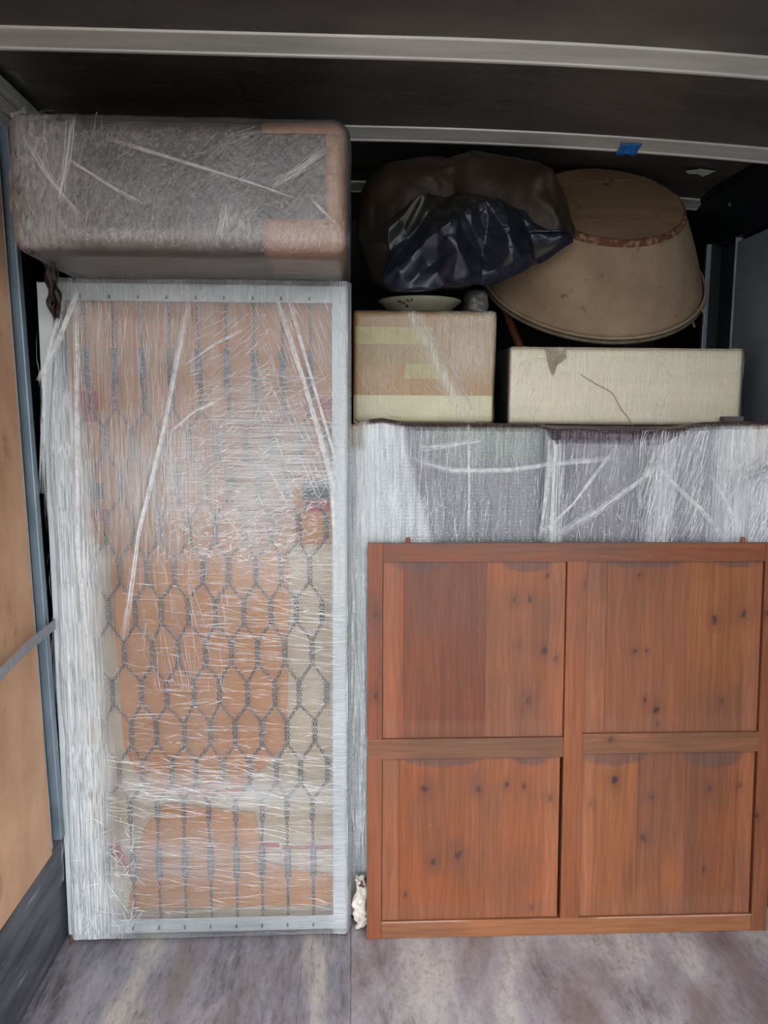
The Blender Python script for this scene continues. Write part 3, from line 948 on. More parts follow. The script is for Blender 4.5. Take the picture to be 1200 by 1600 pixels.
def kfront(x, z):
    """y of the wrapped front at x,z (numpy or float)"""
    x = np.asarray(x, float); z = np.asarray(z, float)
    P = np.stack([np.ravel(x), np.zeros(x.size), np.ravel(z)], 1)
    y = KY0 + 0.004 * np.sin(np.ravel(x) * 55 + np.ravel(z) * 2) * 0.6
    y = y - 0.010 * (fbm(P, (30, 1, 3), 71, 2) - 0.5)
    X = np.ravel(x)
    y = y + 0.016 * np.exp(-((X - 0.578) / 0.012) ** 2) - 0.016 * np.exp(-((X - 0.60) / 0.012) ** 2)
    y = y + 0.010 * smooth(0.56, 0.60, X) * smooth(1.06, 1.02, X)
    y = y - 0.035 * smooth(1.10, 1.22, X) * smooth(1.36, 1.46, np.ravel(z))
    y = y - 0.014 * smooth(0.22, 0.05, X)
    return y.reshape(x.shape) if x.shape else float(y[0])
def kf(U, V):
    x = KX0 - 0.004 + (KX1 - KX0 + 0.004) * U
    zt = ktop(x)
    # V 0..0.8 front from floor to the top edge, 0.8..1 rolls over on to the top
    tv = np.clip(V / 0.8, 0, 1)
    rr = 0.018
    a = np.clip((V - 0.8) / 0.1, 0, 1) * math.pi / 2
    back = np.clip((V - 0.9) / 0.1, 0, 1) * 0.55
    z = 0.004 + (zt - rr - 0.004) * tv + rr * np.sin(a)
    y = kfront(x, np.minimum(z, 1.54)) + rr * (1 - np.cos(a)) + back
    z = z + (1.543 - z) * smooth(0.0, 0.10, back)
    x = np.where(U <= 0.001, x, x)
    return np.stack([x, y, z], 1)
V, F, U, Vv = grid(220, 130, kf)
x, z = V[:, 0], V[:, 2]
big = fbm(V, (6, 1, 4), 72, 3)
purple, silver, white, green, brown, cream = [np.array(lin(h)) for h in ('6f6472', '999aa4', 'e2e5e8', '97a098', '4a3b3a', 'cbbda9')]
c = silver * (0.4 + 0.6 * big[:, None]) + purple * (0.6 - 0.6 * big[:, None])
def mixin(c, col_, w): return c * (1 - w[:, None]) + col_ * w[:, None]
c = mixin(c, purple, 0.55 * smooth(0.58, 0.66, x) * smooth(1.04, 0.95, x))
c = mixin(c, green, 0.8 * smooth(0.2, 0.25, x) * smooth(0.575, 0.57, x) * smooth(1.44, 1.46, z + 0.01 * big))
edge = 0.155 + 0.09 * np.clip((1.50 - z) / 0.32, 0, 1) + 0.02 * (big - 0.5)
c = mixin(c, white, smooth(0.012, -0.012, x - edge))
c = mixin(c, white * 0.85, 0.8 * smooth(1.075, 1.11, x) * smooth(1.24, 1.22, x) * (0.5 + 0.5 * big))
c = mixin(c, cream, smooth(1.15, 1.22, x) * smooth(1.40, 1.43, z + 0.03 * np.sin(x * 60)))
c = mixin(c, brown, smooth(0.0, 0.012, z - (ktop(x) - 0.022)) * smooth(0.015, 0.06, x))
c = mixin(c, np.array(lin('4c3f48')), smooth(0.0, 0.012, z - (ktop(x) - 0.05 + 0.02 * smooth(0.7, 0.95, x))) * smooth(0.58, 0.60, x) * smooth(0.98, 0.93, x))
c = mixin(c, cream * 0.85, smooth(0.06, 0.03, x + 0.02 * big) * smooth(1.46, 1.48, z))
obj('bubble_wrap', V, F, M['bubble'], cb, shade=True, col=c)
# left side face of the wrap
def ks(U, V):
    y = KY0 + 0.015 + 0.75 * U
    z = 0.004 + 1.535 * V
    x = KX0 - 0.004 + 0.006 * np.sin(y * 60) * V + 0 * y
    return np.stack([x, y, z], 1)
V, F, U, _ = grid(20, 30, ks)
obj('bubble_wrap', V, F, M['bubble'], cb, shade=True, col=np.tile(silver * 0.9, (len(V), 1)))
# outer film over the front
def kfilm(U, V):
    x = KX0 + 0.0 + (KX1 - KX0) * U
    z = 0.01 + (ktop(x) - 0.034 - 0.022 * smooth(0.585, 0.60, x) * smooth(0.97, 0.93, x)) * V
    y = kfront(x, z) - 0.006
    return np.stack([x, y, z], 1)
V, F, U, Vv = grid(120, 120, kfilm)
x, z = V[:, 0], V[:, 2]
big = fbm(V, (8, 1, 3), 73, 3)
hz = 0.03 + 0.14 * big
hz = np.maximum(hz, 0.5 * np.exp(-((x - 0.605) / 0.02) ** 2))
hz = np.maximum(hz, 0.45 * np.exp(-((x - 0.96 + 0.1 * (1.5 - z)) / 0.05) ** 2))
hz = np.maximum(hz, 0.5 * smooth(1.04, 1.1, x) * (0.4 + big))
M['film_v'] = film_mat('stretch_film_cabinet', (0.85, 0.86, 0.9), (150, 150, 5), (150, 150, 5), 0.004, 0.2, 0.06)
obj('stretch_film', V, F, M['film_v'], cb, shade=True, floats={'Haze': hz, 'Dir': 0 * hz})
kfs = lambda a, b_: kfront(a, b_) - 0.008
creases('film_creases', cb, [
    (0.0, 0.25, 1.19, 1.53, 90, 2, 4, 0.04, 0.2, 0.0018), (0.2, 0.57, 1.19, 1.53, 120, 2, 6, 0.02, 0.10, 0.0016),
    (0.585, 0.63, 1.19, 1.50, 40, 1, 2, 0.08, 0.28, 0.0022), (0.62, 0.95, 1.19, 1.50, 130, 5, 9, 0.02, 0.14, 0.0016),
    (0.86, 1.06, 1.19, 1.53, 150, 12, 7, 0.05, 0.24, 0.0022), (1.02, 1.26, 1.19, 1.53, 110, 2, 14, 0.04, 0.2, 0.0018),
    (0.2, 1.0, 1.19, 1.34, 320, 30, 60, 0.004, 0.014, 0.0022), (1.20, 1.30, 1.19, 1.40, 40, 22, 5, 0.06, 0.2, 0.0030)], 0, M['bubble_crease'], 17, kfs, 0.003)
def K(px, py): return ((px - 550) * 1.955e-3, 1.555 - (py - 655) * 1.82e-3)
for pts, w in [([K(650, 700), K(690, 695), K(745, 685)], 0.022), ([K(640, 715), K(700, 735), K(780, 735), K(850, 725), K(950, 715)], 0.022),
               ([K(725, 660), K(728, 760), K(728, 850)], 0.010), ([K(855, 850), K(930, 800), K(985, 755), K(1035, 715)], 0.030),
               ([K(835, 845), K(890, 790), K(950, 700)], 0.016), ([K(840, 850), K(848, 770), K(852, 700)], 0.02),
               ([K(1010, 720), K(1080, 790), K(1130, 850)], 0.016), ([K(1098, 740), K(1130, 790), K(1150, 840)], 0.014)]:
    strand('film_strand', cb, pts, w, M['strand'], surf=kfs, seed=int(w * 999 + pts[0][0] * 50))
# loose film at the left edge
creases('edge_film', cb, [(0.0, 0.045, 0.15, 1.2, 90, 0, 3, 0.06, 0.3, 0.004)], 0, M['bubble_crease'], 19, kfs, 0.006)

# crumpled paper on the floor by the panel foot
M['paper'] = mat_vc('crumpled_packing_paper', ((40, 40, 40), (0.8,) * 3, (1.1,) * 3), 0.8, ((50, 50, 50), 0.4, 0.004))
V, F = rbox(0.003, 0.052, 2.165, 2.235, 0.0, 0.165, 0.02, 0.005)
N = vnormals(V, F)
d = np.abs(fbm(V, (28, 28, 22), 81, 3) - 0.5) * 2
V2 = V + N * (0.030 * (d - 0.45))[:, None] + np.array([0.006, 0, 0]) * np.sin(V[:, 2:3] * 60)
V2[:, 2] = np.maximum(V2[:, 2], 0.0005)
pc = np.array(lin('d9d0c4'))[None] * (0.55 + 0.6 * fbm(V, (20, 20, 20), 82, 2))[:, None]
pc = np.where((vnoise(V, (60, 60, 60), 83) > 0.80)[:, None], np.array(lin('4a3f3a')), pc)
tag(obj('packing_paper', V2, F, M['paper'], None, shade=False, col=pc), 'crumpled whitish packing paper on the floor between bed base and wooden door', 'paper')

# ------------------------------------------------------------------ wooden frame-and-panel door leaning on the cabinet
DX0, DH, DY = 0.046, 1.202, 2.137
DW = 1.236
dp = thing('wooden_door', (DX0 + DW / 2, DY, 0.0), 'reddish brown pine door of four knotty framed fields leaning on the bubble wrapped cabinet', 'door', rot=(R(-3.0), 0, 0))
def wood(name, gs):
    m, nt, b = nodes(name)
    at = nt.nodes.new('ShaderNodeAttribute'); at.attribute_name = 'Col'
    g1 = noise_node(nt, gs, 6, 0.6, 0.6)
    g2 = noise_node(nt, tuple(v * 4 for v in gs), 4, 0.6, 0.2)
    c = mixc(nt, 1.0, at.outputs['Color'], ramp(nt, g1, [(0.3, 0.80), (0.7, 1.14)]), 'MULTIPLY')
    c = mixc(nt, 1.0, c, ramp(nt, g2, [(0.35, 0.90), (0.65, 1.06)]), 'MULTIPLY')
    wv = nt.nodes.new('ShaderNodeTexWave')
    wv.wave_type = 'BANDS'; wv.bands_direction = 'X' if gs[0] > gs[2] else 'Z'
    wv.inputs['Scale'].default_value = 11.0
    wv.inputs['Distortion'].default_value = 14.0
    wv.inputs['Detail'].default_value = 2.0
    wv.inputs['Detail Scale'].default_value = 0.7
    nt.links.new(coords(nt, (1.6, 1, 0.35) if gs[0] > gs[2] else (0.35, 1, 1.6)), wv.inputs['Vector'])
    c = mixc(nt, 1.0, c, ramp(nt, wv.outputs['Fac'], [(0.1, 0.93), (0.8, 1.03)]), 'MULTIPLY')
    sp = ramp(nt, noise_node(nt, (70, 70, 50), 3, 0.6), [(0.77, 0.0), (0.80, 0.5)])
    c = mixc(nt, sp, c, 'd0a890')
    nt.links.new(c, b.inputs['Base Color'])
    b.inputs['Roughness'].default_value = 0.42
    b.inputs['Specular IOR Level'].default_value = 0.4
    add_bump(nt, b, g2, 0.12, 0.0015)
    return m
M['wood_v'] = wood('red_pine_upright_grain', (38, 20, 2.0))
M['wood_h'] = wood('red_pine_level_grain', (2.0, 20, 38))
def U_(px): return DX0 + (px - 571) * 1.918e-3
def V_(py): return (1468 - py) * 1.945e-3
knots = [(798, 937, 1), (822, 937, 1), (822, 1093, 1.3), (845, 1016, 1.2), (806, 1007, .8), (864, 1028, .9), (848, 900, .6), (583, 958, 1), (584, 1083, 1.1),
         (907, 911, .9), (1114, 970, 1.2), (1161, 962, 1.2), (1023, 1112, 1.4), (1028, 1132, 1), (1007, 1094, .8), (1130, 1098, .7), (991, 899, .7), (988, 1018, .6), (1007, 1018, .6),
         (1195, 957, 1), (951, 1154, .9), (662, 1232, 1.4), (745, 1233, 1), (790, 1226, .9), (716, 1338, 1.5), (676, 1348, 1.2), (859, 1248, 1.1), (818, 1229, .6),
         (961, 1221, 1.4), (925, 1260, .8), (1021, 1248, .8), (1010, 1314, 1.3), (1115, 1237, .9), (1109, 1369, .7), (1164, 1232, 1), (632, 1400, .5), (833, 1425, .6), (1190, 1280, .9)]
KN = np.array([(U_(a), V_(b_), c_) for a, b_, c_ in knots])
def wood_col(P, base_hex, seed, vert=True):
    c = np.tile(np.array(lin(base_hex)), (len(P), 1))
    g = fbm(P, (7, 1, 1.5) if vert else (1.5, 1, 7), seed, 3)[:, None]
    c = c * (0.80 + 0.40 * g)
    # cathedral figure bending round the knots
    k = np.zeros(len(P)); halo = np.zeros(len(P))
    for a, b_, s in KN:
        dx, dz = (P[:, 0] - a) / (0.0078 * s), (P[:, 2] - b_) / (0.0120 * s)
        if not vert: dx, dz = dx * 0.7, dz * 1.4
        d = np.sqrt(dx * dx + dz * dz) + 0.9 * (vnoise(P, (90, 1, 60), 3) - 0.5)
        k = np.maximum(k, 1 - smooth(0.55, 1.1, d))
        halo = np.maximum(halo, 0.40 * (1 - smooth(0.8, 4.2, d)))
    c = c * (1 - halo[:, None]) + np.array(lin('5a3328')) * halo[:, None]
    c = c * (1 - 0.9 * k[:, None]) + np.array(lin('2a2024')) * 0.9 * k[:, None]
    dirt = smooth(0.48, 0.72, fbm(P, (4, 1, 3), seed + 3, 4))[:, None] * 0.5
    return c * (1 - dirt) + np.array(lin('5f4034')) * dirt
def slab(name, x0, x1, z0, z1, y0, y1, m, hexc, seed, vert=True, paint=None, res=0.006):
    """board with a finely divided painted face and plain sides"""
    def f(U, V): return np.stack([x0 + (x1 - x0) * U, np.full_like(U, y0), z0 + (z1 - z0) * V], 1)
    nu, nv = max(2, int((x1 - x0) / res)), max(2, int((z1 - z0) / res))
    P, F, U, V = grid(nu, nv, f)
    c = wood_col(P, hexc, seed, vert)
    if paint is not None: c = paint(P, c)
    n = len(P)
    e = 0.0015
    rim = [(x0 - 0, y0, z0), (x1, y0, z0), (x1, y0, z1), (x0, y0, z1)]
    B = rim + [(x, y1, z) for x, _, z in rim]
    Fb = [(n, n + 4, n + 5, n + 1), (n + 1, n + 5, n + 6, n + 2), (n + 2, n + 6, n + 7, n + 3), (n + 3, n + 7, n + 4, n), (n + 4, n + 7, n + 6, n + 5)]
    VV = np.concatenate([P, np.array(B)])
    cc = np.concatenate([c, np.tile(np.array(lin(hexc)) * 0.7, (8, 1))])
    return obj(name, VV, F + Fb, m, dp, col=cc)
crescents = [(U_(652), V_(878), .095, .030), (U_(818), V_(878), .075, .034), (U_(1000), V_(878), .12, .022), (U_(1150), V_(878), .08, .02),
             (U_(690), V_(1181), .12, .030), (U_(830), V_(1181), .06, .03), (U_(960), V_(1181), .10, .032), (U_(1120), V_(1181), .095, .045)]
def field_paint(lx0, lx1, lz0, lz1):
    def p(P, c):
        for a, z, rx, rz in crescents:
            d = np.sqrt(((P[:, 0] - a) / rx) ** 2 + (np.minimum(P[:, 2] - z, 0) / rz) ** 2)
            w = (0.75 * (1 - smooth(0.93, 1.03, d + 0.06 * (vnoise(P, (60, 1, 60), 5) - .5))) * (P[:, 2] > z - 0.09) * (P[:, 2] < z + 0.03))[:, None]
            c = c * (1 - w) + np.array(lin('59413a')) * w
        # worn, chamfered borders of the field
        w = (0.45 * smooth(0.055, 0.045, P[:, 2] - lz0) * (0.3 + fbm(P, (9, 1, 40), 8, 3)))[:, None]
        c = c * (1 - w) + np.array(lin('77503f')) * w
        e = np.minimum(P[:, 0] - lx0, lx1 - P[:, 0])
        w = (0.30 * smooth(0.050, 0.042, e))[:, None]
        return c * (1 - w) + np.array(lin('9a6247')) * w
    return p
YF = DY + 0.009
fields = [((595, 877, 878, 1149), [595, 627, 754, 877], ['81462b', '6d3a25', '854c2c']),
          ((907, 1187, 878, 1144), [907, 942, 1070, 1187], ['7c4a2e', '77472e', '834f2f']),
          ((595, 874, 1181, 1440), [595, 622, 748, 874], ['824b2c', '854a2a', '844c2e']),
          ((905, 1186, 1176, 1437), [905, 1000, 1075, 1186], ['844f30', '814d30', '7c482c'])]
sd = 200
for (a, b_, c_, d_), xs, hs in fields:
    fp = field_paint(U_(a), U_(b_), V_(d_), V_(c_))
    for i in range(3):
        sd += 1
        off = 0.0006 * ((i * 2 + 1) % 3)
        slab('board', U_(xs[i]) + 0.0003, U_(xs[i + 1]) - 0.0003, V_(d_) - 0.008, V_(c_) + 0.008, YF + off, YF + 0.010, M['wood_v'], hs[i], sd, True, fp)
def rail_dirt(P, c):
    w = (0.5 * smooth(0.45, 0.7, fbm(P, (4, 1, 30), 9, 4)))[:, None]
    return c * (1 - w) + np.array(lin('5c412f')) * w
slab('stile', U_(571), U_(594), 0.001, V_(1181), DY, DY + 0.026, M['wood_v'], '7d482d', 221)
slab('stile', U_(571), U_(594), V_(1150), DH, DY, DY + 0.026, M['wood_v'], '7d442a', 222)
slab('stile', U_(1188), U_(1213), 0.0, DH, DY, DY + 0.026, M['wood_v'], '77462e', 223)
slab('rail', U_(594.5), U_(1187.5), V_(878), DH, DY, DY + 0.026, M['wood_h'], '75412a', 224, False, rail_dirt)
def dust_highlight(P, c):  # dusty joint line, its edge highlight painted lighter into the rail
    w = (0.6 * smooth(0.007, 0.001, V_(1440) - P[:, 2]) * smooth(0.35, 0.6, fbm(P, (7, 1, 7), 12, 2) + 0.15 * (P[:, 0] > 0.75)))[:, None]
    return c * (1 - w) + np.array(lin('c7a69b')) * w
slab('rail', U_(594.5), U_(1187.5), 0.002, V_(1440), DY, DY + 0.026, M['wood_h'], '885738', 225, False, dust_highlight)
slab('rail', U_(571.5), U_(877), V_(1181), V_(1150), DY - 0.001, DY + 0.026, M['wood_h'], '7c5036', 226, False, rail_dirt)
slab('rail', U_(907.5), U_(1188), V_(1176), V_(1145), DY - 0.001, DY + 0.026, M['wood_h'], '855538', 227, False, rail_dirt)
slab('mullion', U_(877.5), U_(907), V_(1440), V_(878), DY - 0.002, DY + 0.026, M['wood_v'], '81492c', 228, True)
for px in (633, 1154):
    MB().lathe([(0.007, 0.0), (0.007, 0.012), (0.0055, 0.016)], (U_(px), DY + 0.013, DH), 10, cap0=True, cap1=True).build('dowel', mat('dowel_wood', '8c4f35', '6e3c28', (40, 40, 10)), dp)

# ------------------------------------------------------------------ kraft box in film on the cabinet
PX0, PX1, PY0, PY1, PZ0, PZ1 = 0.006, 0.432, 2.36, 2.86, 1.545, 1.880
pb = thing('kraft_box', ((PX0 + PX1) / 2, 2.6, PZ0), 'kraft box with painted yellow reflection, print and cream lower band in film on the cabinet', 'box')
def wedge(x0, x1, z0, z1, dy, m, name, bev=0.003):
    return MB().box(x0, x1, PY0 + dy, PY1, z0, z1).build(name, m, pb, bevel=bev)
zc = PZ0 + (660 - 616) / 173 * (PZ1 - PZ0)
M['cream'] = mat('cream_board', 'cdc3a2', 'bfb591', (4, 4, 4), rough=0.6)
M['boxkraft'] = mat('kraft_box_board', 'a87b3d', '997036', (3, 3, 4), rough=0.7, bump=((6, 6, 120), 0.15, 0.001))
M['yellow_print_reflection'] = mat('pale_yellow_print_reflection', 'a99a52', '9b8c48', (4, 4, 6), rough=0.6)
pbody = wedge(PX0, PX1, PZ0, PZ1 - 0.004, 0.0, M['boxkraft'], 'box_body')
MB().box(PX0 + 0.001, PX1 - 0.001, PY0 + 0.001, PY0 + 0.247, PZ1 - 0.004, PZ1 - 0.001).build('flap', M['boxkraft'], pb)
MB().box(PX0 + 0.001, PX1 - 0.001, PY0 + 0.249, PY1 - 0.001, PZ1 - 0.004, PZ1 - 0.001).build('flap', M['boxkraft'], pb)
MB().box(PX0, PX1 - 0.003, PY0 - 0.0015, PY0 + 0.001, PZ0 + 0.001, zc).build('cream_band', M['cream'], pbody)
def Q(px, py): return PX0 + (px - 549) / 223 * 0.432, PZ1 - (py - 487) / 173 * (PZ1 - PZ0)
g = random.Random(4)
MB().box(Q(549, 0)[0] + 0.002, Q(672, 0)[0], PY0 - 0.0012, PY0 + 0.001, Q(0, 537)[1], Q(0, 511)[1]).build('yellow_band', M['yellow_print_reflection'], pbody)  # upper band paints a greenish yellow reflection onto the board
MB().box(Q(628, 0)[0], Q(690, 0)[0], PY0 - 0.0012, PY0 + 0.001, Q(0, 590)[1], Q(0, 567)[1]).build('yellow_band', M['yellow_print_reflection'], pbody)
bars = MB()
x = 575.0
while x < 676:
    w = g.choice([1.0, 1.6, 2.4])
    bars.box(Q(x, 0)[0], Q(x + w, 0)[0], PY0 - 0.0012, PY0 + 0.001, Q(0, 566)[1], Q(0, 538)[1])
    x += w + g.choice([1.4, 2.0, 2.6])
tag(bars.build('printed_bars', mat('olive_print', '978a50', '8b7e48', (9, 9, 9), rough=0.6), pbody), kind='stuff')
def skin(name, parent, x0, x1, y0, y1, z0, z1, r, hazef, m, seed, amp=0.002, seg=0.014, open_bottom=False):
    V, F = rbox(x0, x1, y0, y1, z0, z1, r, seg)
    V = wob(V, F, amp, (14, 14, 14), seed)
    V[:, 2] = np.maximum(V[:, 2], z0)
    h, d = hazef(V)
    return obj(name, V, F, m, parent, shade=True, floats={'Haze': h, 'Dir': d})
def hz_p(V):
    s = (V[:, 0] - PX0) / (PX1 - PX0); t = (V[:, 2] - PZ0) / (PZ1 - PZ0)
    big = fbm(V, (9, 9, 9), 91, 3)
    h = 0.02 + 0.06 * big
    h = np.maximum(h, 0.36 * smooth(0.45, 0.75, s) * smooth(0.3, 0.6, t) * (0.3 + big))
    h = np.maximum(h, 0.45 * np.exp(-((s - 0.42 - (0.95 - t) * 0.42) / 0.06) ** 2))
    return h, 0 * h
M['film_warm'] = film_mat('stretch_film_warm', (0.76, 0.74, 0.62), (150, 150, 10), (60, 60, 60), 0.003, 0.25, 0.03)
skin('stretch_film', pb, PX0 - 0.002, PX1 + 0.006, PY0 - 0.006, PY1 + 0.004, PZ0 - 0.0, PZ1 + 0.004, 0.010, hz_p, M['film_warm'], 92)
M['crease_dim'] = crease_mat('film_crease_dim', 0.55, (0.85, 0.85, 0.8))
creases('film_creases', pb, [(PX0 + 0.22, PX1, PZ0 + 0.12, PZ1 - 0.01, 120, 2, 9, 0.02, 0.10, 0.0010), (PX0 + 0.01, PX0 + 0.30, PZ0 + 0.02, PZ1 - 0.04, 26, -42, 4, 0.06, 0.22, 0.0018),
        (PX0 + 0.30, PX1, PZ0 + 0.01, PZ0 + 0.16, 30, -5, 8, 0.03, 0.12, 0.0014)], PY0 - 0.008, M['crease_dim'], 21, spread_y=0.002)
strand('film_strand', pb, [Q(640, 492), Q(680, 540), Q(715, 595), Q(735, 640)], 0.016, M['film_strand_dim'], y0=PY0 - 0.007, seed=3)

# ------------------------------------------------------------------ long white box on the cabinet
QX0, QX1, QY0, QY1, QZ0, QZ1 = 0.487, 1.214, 2.38, 2.96, 1.545, 1.780
qb = thing('white_box', ((QX0 + QX1) / 2, 2.66, QZ0), 'long off white box with torn film under the upturned tub', 'box')
M['offwhite'] = mat('off_white_board', 'dccfb6', 'cdbfa4', (3, 3, 30), rough=0.6, bump=((5, 5, 90), 0.15, 0.001))
M['dark_board'] = mat('dark_grey_board_side', '5d5757', '4b4646', (5, 5, 5), rough=0.7)
MB().box(QX0, QX1, QY0, QY1, QZ0, QZ1 - 0.004).build('box_body', M['offwhite'], qb, bevel=0.004)
MB().box(QX0 + 0.002, QX1 - 0.002, QY0 + 0.001, QY1 - 0.001, QZ1 - 0.004, QZ1).build('lid', M['offwhite'], qb, bevel=0.001)
MB().box(QX0 - 0.002, QX0 - 0.0003, QY0 + 0.006, QY1 - 0.003, QZ0 + 0.001, QZ1 - 0.005).build('side_lining', M['dark_board'], qb)  # thin dark grey sheet over the left side of the box
def hz_q(V):
    big = fbm(V, (9, 9, 9), 95, 3)
    s = (V[:, 0] - QX0) / (QX1 - QX0)
    h = 0.10 + 0.16 * big
    h = np.maximum(h, 0.35 * np.exp(-((s - 0.65) / 0.05) ** 2))
    h *= (V[:, 1] < QY0 + 0.02) * 0.8 + 0.2
    return h, 0.3 + 0 * h
skin('stretch_film', qb, QX0 - 0.005, QX1 + 0.004, QY0 - 0.006, QY1 + 0.004, QZ0, QZ1 + 0.0005, 0.008, hz_q, M['film_warm'], 96, 0.0015)
def Q2(px, py): return QX0 + (px - 797) / 363 * (QX1 - QX0), QZ1 - (py - 544) / 118 * (QZ1 - QZ0)
creases('film_creases', qb, [(QX0, QX0 + 0.10, QZ0, QZ1, 50, 18, 14, 0.02, 0.12, 0.0018), (QX0 + 0.1, QX1, QZ0, QZ1, 120, 1, 4, 0.03, 0.16, 0.0014),
        (QX0 + 0.40, QX0 + 0.56, QZ0, QZ1, 90, 5, 30, 0.01, 0.06, 0.0022), (QX0 + 0.02, QX0 + 0.20, QZ1 - 0.10, QZ1, 60, 40, 40, 0.01, 0.06, 0.0022), (QX0 + 0.55, QX1, QZ1 - 0.09, QZ1, 70, 30, 50, 0.01, 0.05, 0.0016)], QY0 - 0.008, M['crease_dim'], 23, spread_y=0.002)
M['torn_paper'] = mat('torn_grey_brown_paper', 'a0937e', '8a7d69', (20, 20, 20), rough=0.8)
def tear(name, pts, parent, y, m, seed):
    g_ = random.Random(seed)
    P2 = []
    for i in range(len(pts)):
        a, b_ = pts[i], pts[(i + 1) % len(pts)]
        for k in range(5):
            t = k / 5
            P2.append((a[0] + (b_[0] - a[0]) * t + g_.uniform(-.002, .002), a[1] + (b_[1] - a[1]) * t + g_.uniform(-.002, .002)))
    c = (sum(p[0] for p in P2) / len(P2), sum(p[1] for p in P2) / len(P2))
    n = len(P2)
    V = [(c[0], y - 0.004, c[1])] + [(p[0], y - 0.001 - g_.random() * 0.005, p[1]) for p in P2]
    return obj(name, V, [(0, i + 1, (i + 1) % n + 1) for i in range(n)], m, parent, solid=0.0006)
tear('torn_patch', [Q2(848, 545), Q2(880, 545), Q2(882, 560), Q2(868, 572), Q2(862, 588), Q2(856, 575)], qb, QY0 - 0.006, M['torn_paper'], 3)
# long wandering tear line in the film
tl = MB()
path = [Q2(905, 585), Q2(930, 600), Q2(955, 612), Q2(965, 628), Q2(972, 640), Q2(982, 650), Q2(990, 664)]
tl.tube([(a, QY0 - 0.010, b_) for a, b_ in path], 0.0012, 5)
path = [Q2(1020, 560), Q2(1045, 580), Q2(1050, 605), Q2(1040, 630), Q2(1035, 655)]
tl2 = MB().tube([(a, QY0 - 0.010, b_) for a, b_ in path], 0.0013, 5)
tl.build('film_tear', M['torn_paper'], qb); tl2.build('film_tear', M['crease_dim'], qb)
tag(MB().box(1.145, 1.205, 2.33, 2.365, 1.545, 1.572).build('metal_block', M['dark_board'], bevel=0.002), 'small dark flat block on the cabinet top in front of the white box', 'block')

# ------------------------------------------------------------------ upturned tub on the white box
tc_, tilt, th, rd, rr = Vector((0.814, 2.675, 2.042)), R(49), 0.262, 0.238, 0.375
ax = Vector((-0.012, -math.cos(tilt), math.sin(tilt))).normalized()
ux = Vector((1, 0, 0)); uy = ax.cross(ux).normalized(); ux = uy.cross(ax)
TM = Matrix((ux, uy, ax)).transposed()
tub = thing('wooden_tub', tuple(tc_), 'big mud coloured round tub lying upside down on the white box', 'tub')
M['mud'] = mat('dry_mud_coat', '87745e', '6f5c47', (7, 7, 7), 0.3, 0.7, 0.85, bump=((40, 40, 40), 0.25, 0.004), spots=('453325', (30, 30, 30), 0.61, 0.72))
M['mudwood'] = mat('dusty_wood_base', '7c6249', '66503a', (4, 22, 6), 0.3, 0.7, 0.8, bump=((6, 60, 20), 0.2, 0.002), spots=('35251a', (24, 24, 24), 0.60, 0.70))
M['rim'] = mat('dark_cane_rim', '5f5442', '463d30', (40, 40, 40), rough=0.7)
M['rustband'] = mat('flaky_red_brown_edge', '4f2a1e', '7d6048', (45, 45, 45), 0.38, 0.5, 0.9, bump=((80, 80, 80), 0.5, 0.004))
prof = []
for k in range(15):
    t = k / 14
    prof.append((rr + (rd - rr) * (t ** 1.02) + 0.006 * math.sin(t * math.pi), th * t))
body = MB().lathe([(rr - 0.03, 0.004), (rr - 0.004, 0.0)] + prof + [(rd - 0.004, th + 0.004), (rd - 0.01, th + 0.003)], tc_, 72, TM)
body.build('tub_wall', M['mud'], tub, shade=True)
# base boards set in the foot ring
nb = 4
ed = [-rd + 0.006, -0.10, 0.035, 0.14, rd - 0.006]
for i in range(nb):
    a0, a1 = ed[i] + 0.0008, ed[i + 1] - 0.0008
    n = 10
    top = [(math.sqrt(max(0, (rd - 0.006) ** 2 - (a0 + (a1 - a0) * k / n) ** 2)), a0 + (a1 - a0) * k / n) for k in range(n + 1)]
    poly = [(x_, y_) for x_, y_ in top] + [(-x_, y_) for x_, y_ in top[::-1]]
    rot = Matrix.Rotation(R(9), 2)
    poly = [tuple(rot @ Vector(p)) for p in poly]
    V = [tc_ + TM @ Vector((x_, y_, th + 0.001 + 0.0012 * (i % 2))) for x_, y_ in poly] + [tc_ + TM @ Vector((x_, y_, th - 0.012)) for x_, y_ in poly]
    m_ = len(poly)
    F = [tuple(range(m_)), tuple(range(2 * m_ - 1, m_ - 1, -1))] + [(k, k + m_, (k + 1) % m_ + m_, (k + 1) % m_) for k in range(m_)]
    obj('base_board', V, F, M['mudwood'], tub)
MB().lathe([(rd + 0.010, th - 0.034), (rd + 0.013, th - 0.030), (rd + 0.006, th - 0.005), (rd + 0.001, th + 0.004), (rd - 0.007, th + 0.004), (rd - 0.008, th)], tc_, 72, TM).build('foot_ring', M['rustband'], tub, shade=True)
def hoop(r, z, th_):
    return [tc_ + TM @ Vector((r * math.cos(2 * math.pi * k / 72), r * math.sin(2 * math.pi * k / 72), z)) for k in range(72)]
MB().tube(hoop(rr + 0.004, 0.004, 0), 0.006, 8, True).build('rim_hoop', M['rim'], tub, shade=True)
MB().tube(hoop(rr + 0.002, 0.018, 0), 0.005, 8, True).build('rim_hoop', M['mud'], tub, shade=True)
lp = []
for k in range(13):
    a = k / 12 * math.pi * 1.5 - 0.6
    lp.append((1.122 + 0.020 * math.cos(a), 2.50, 1.885 + 0.032 * math.sin(a)))
MB().tube(lp, 0.0035, 7).build('rope_loop', mat('old_rope', '7d6f58', '61553f', (90, 90, 90), rough=0.9), tub, shade=True)

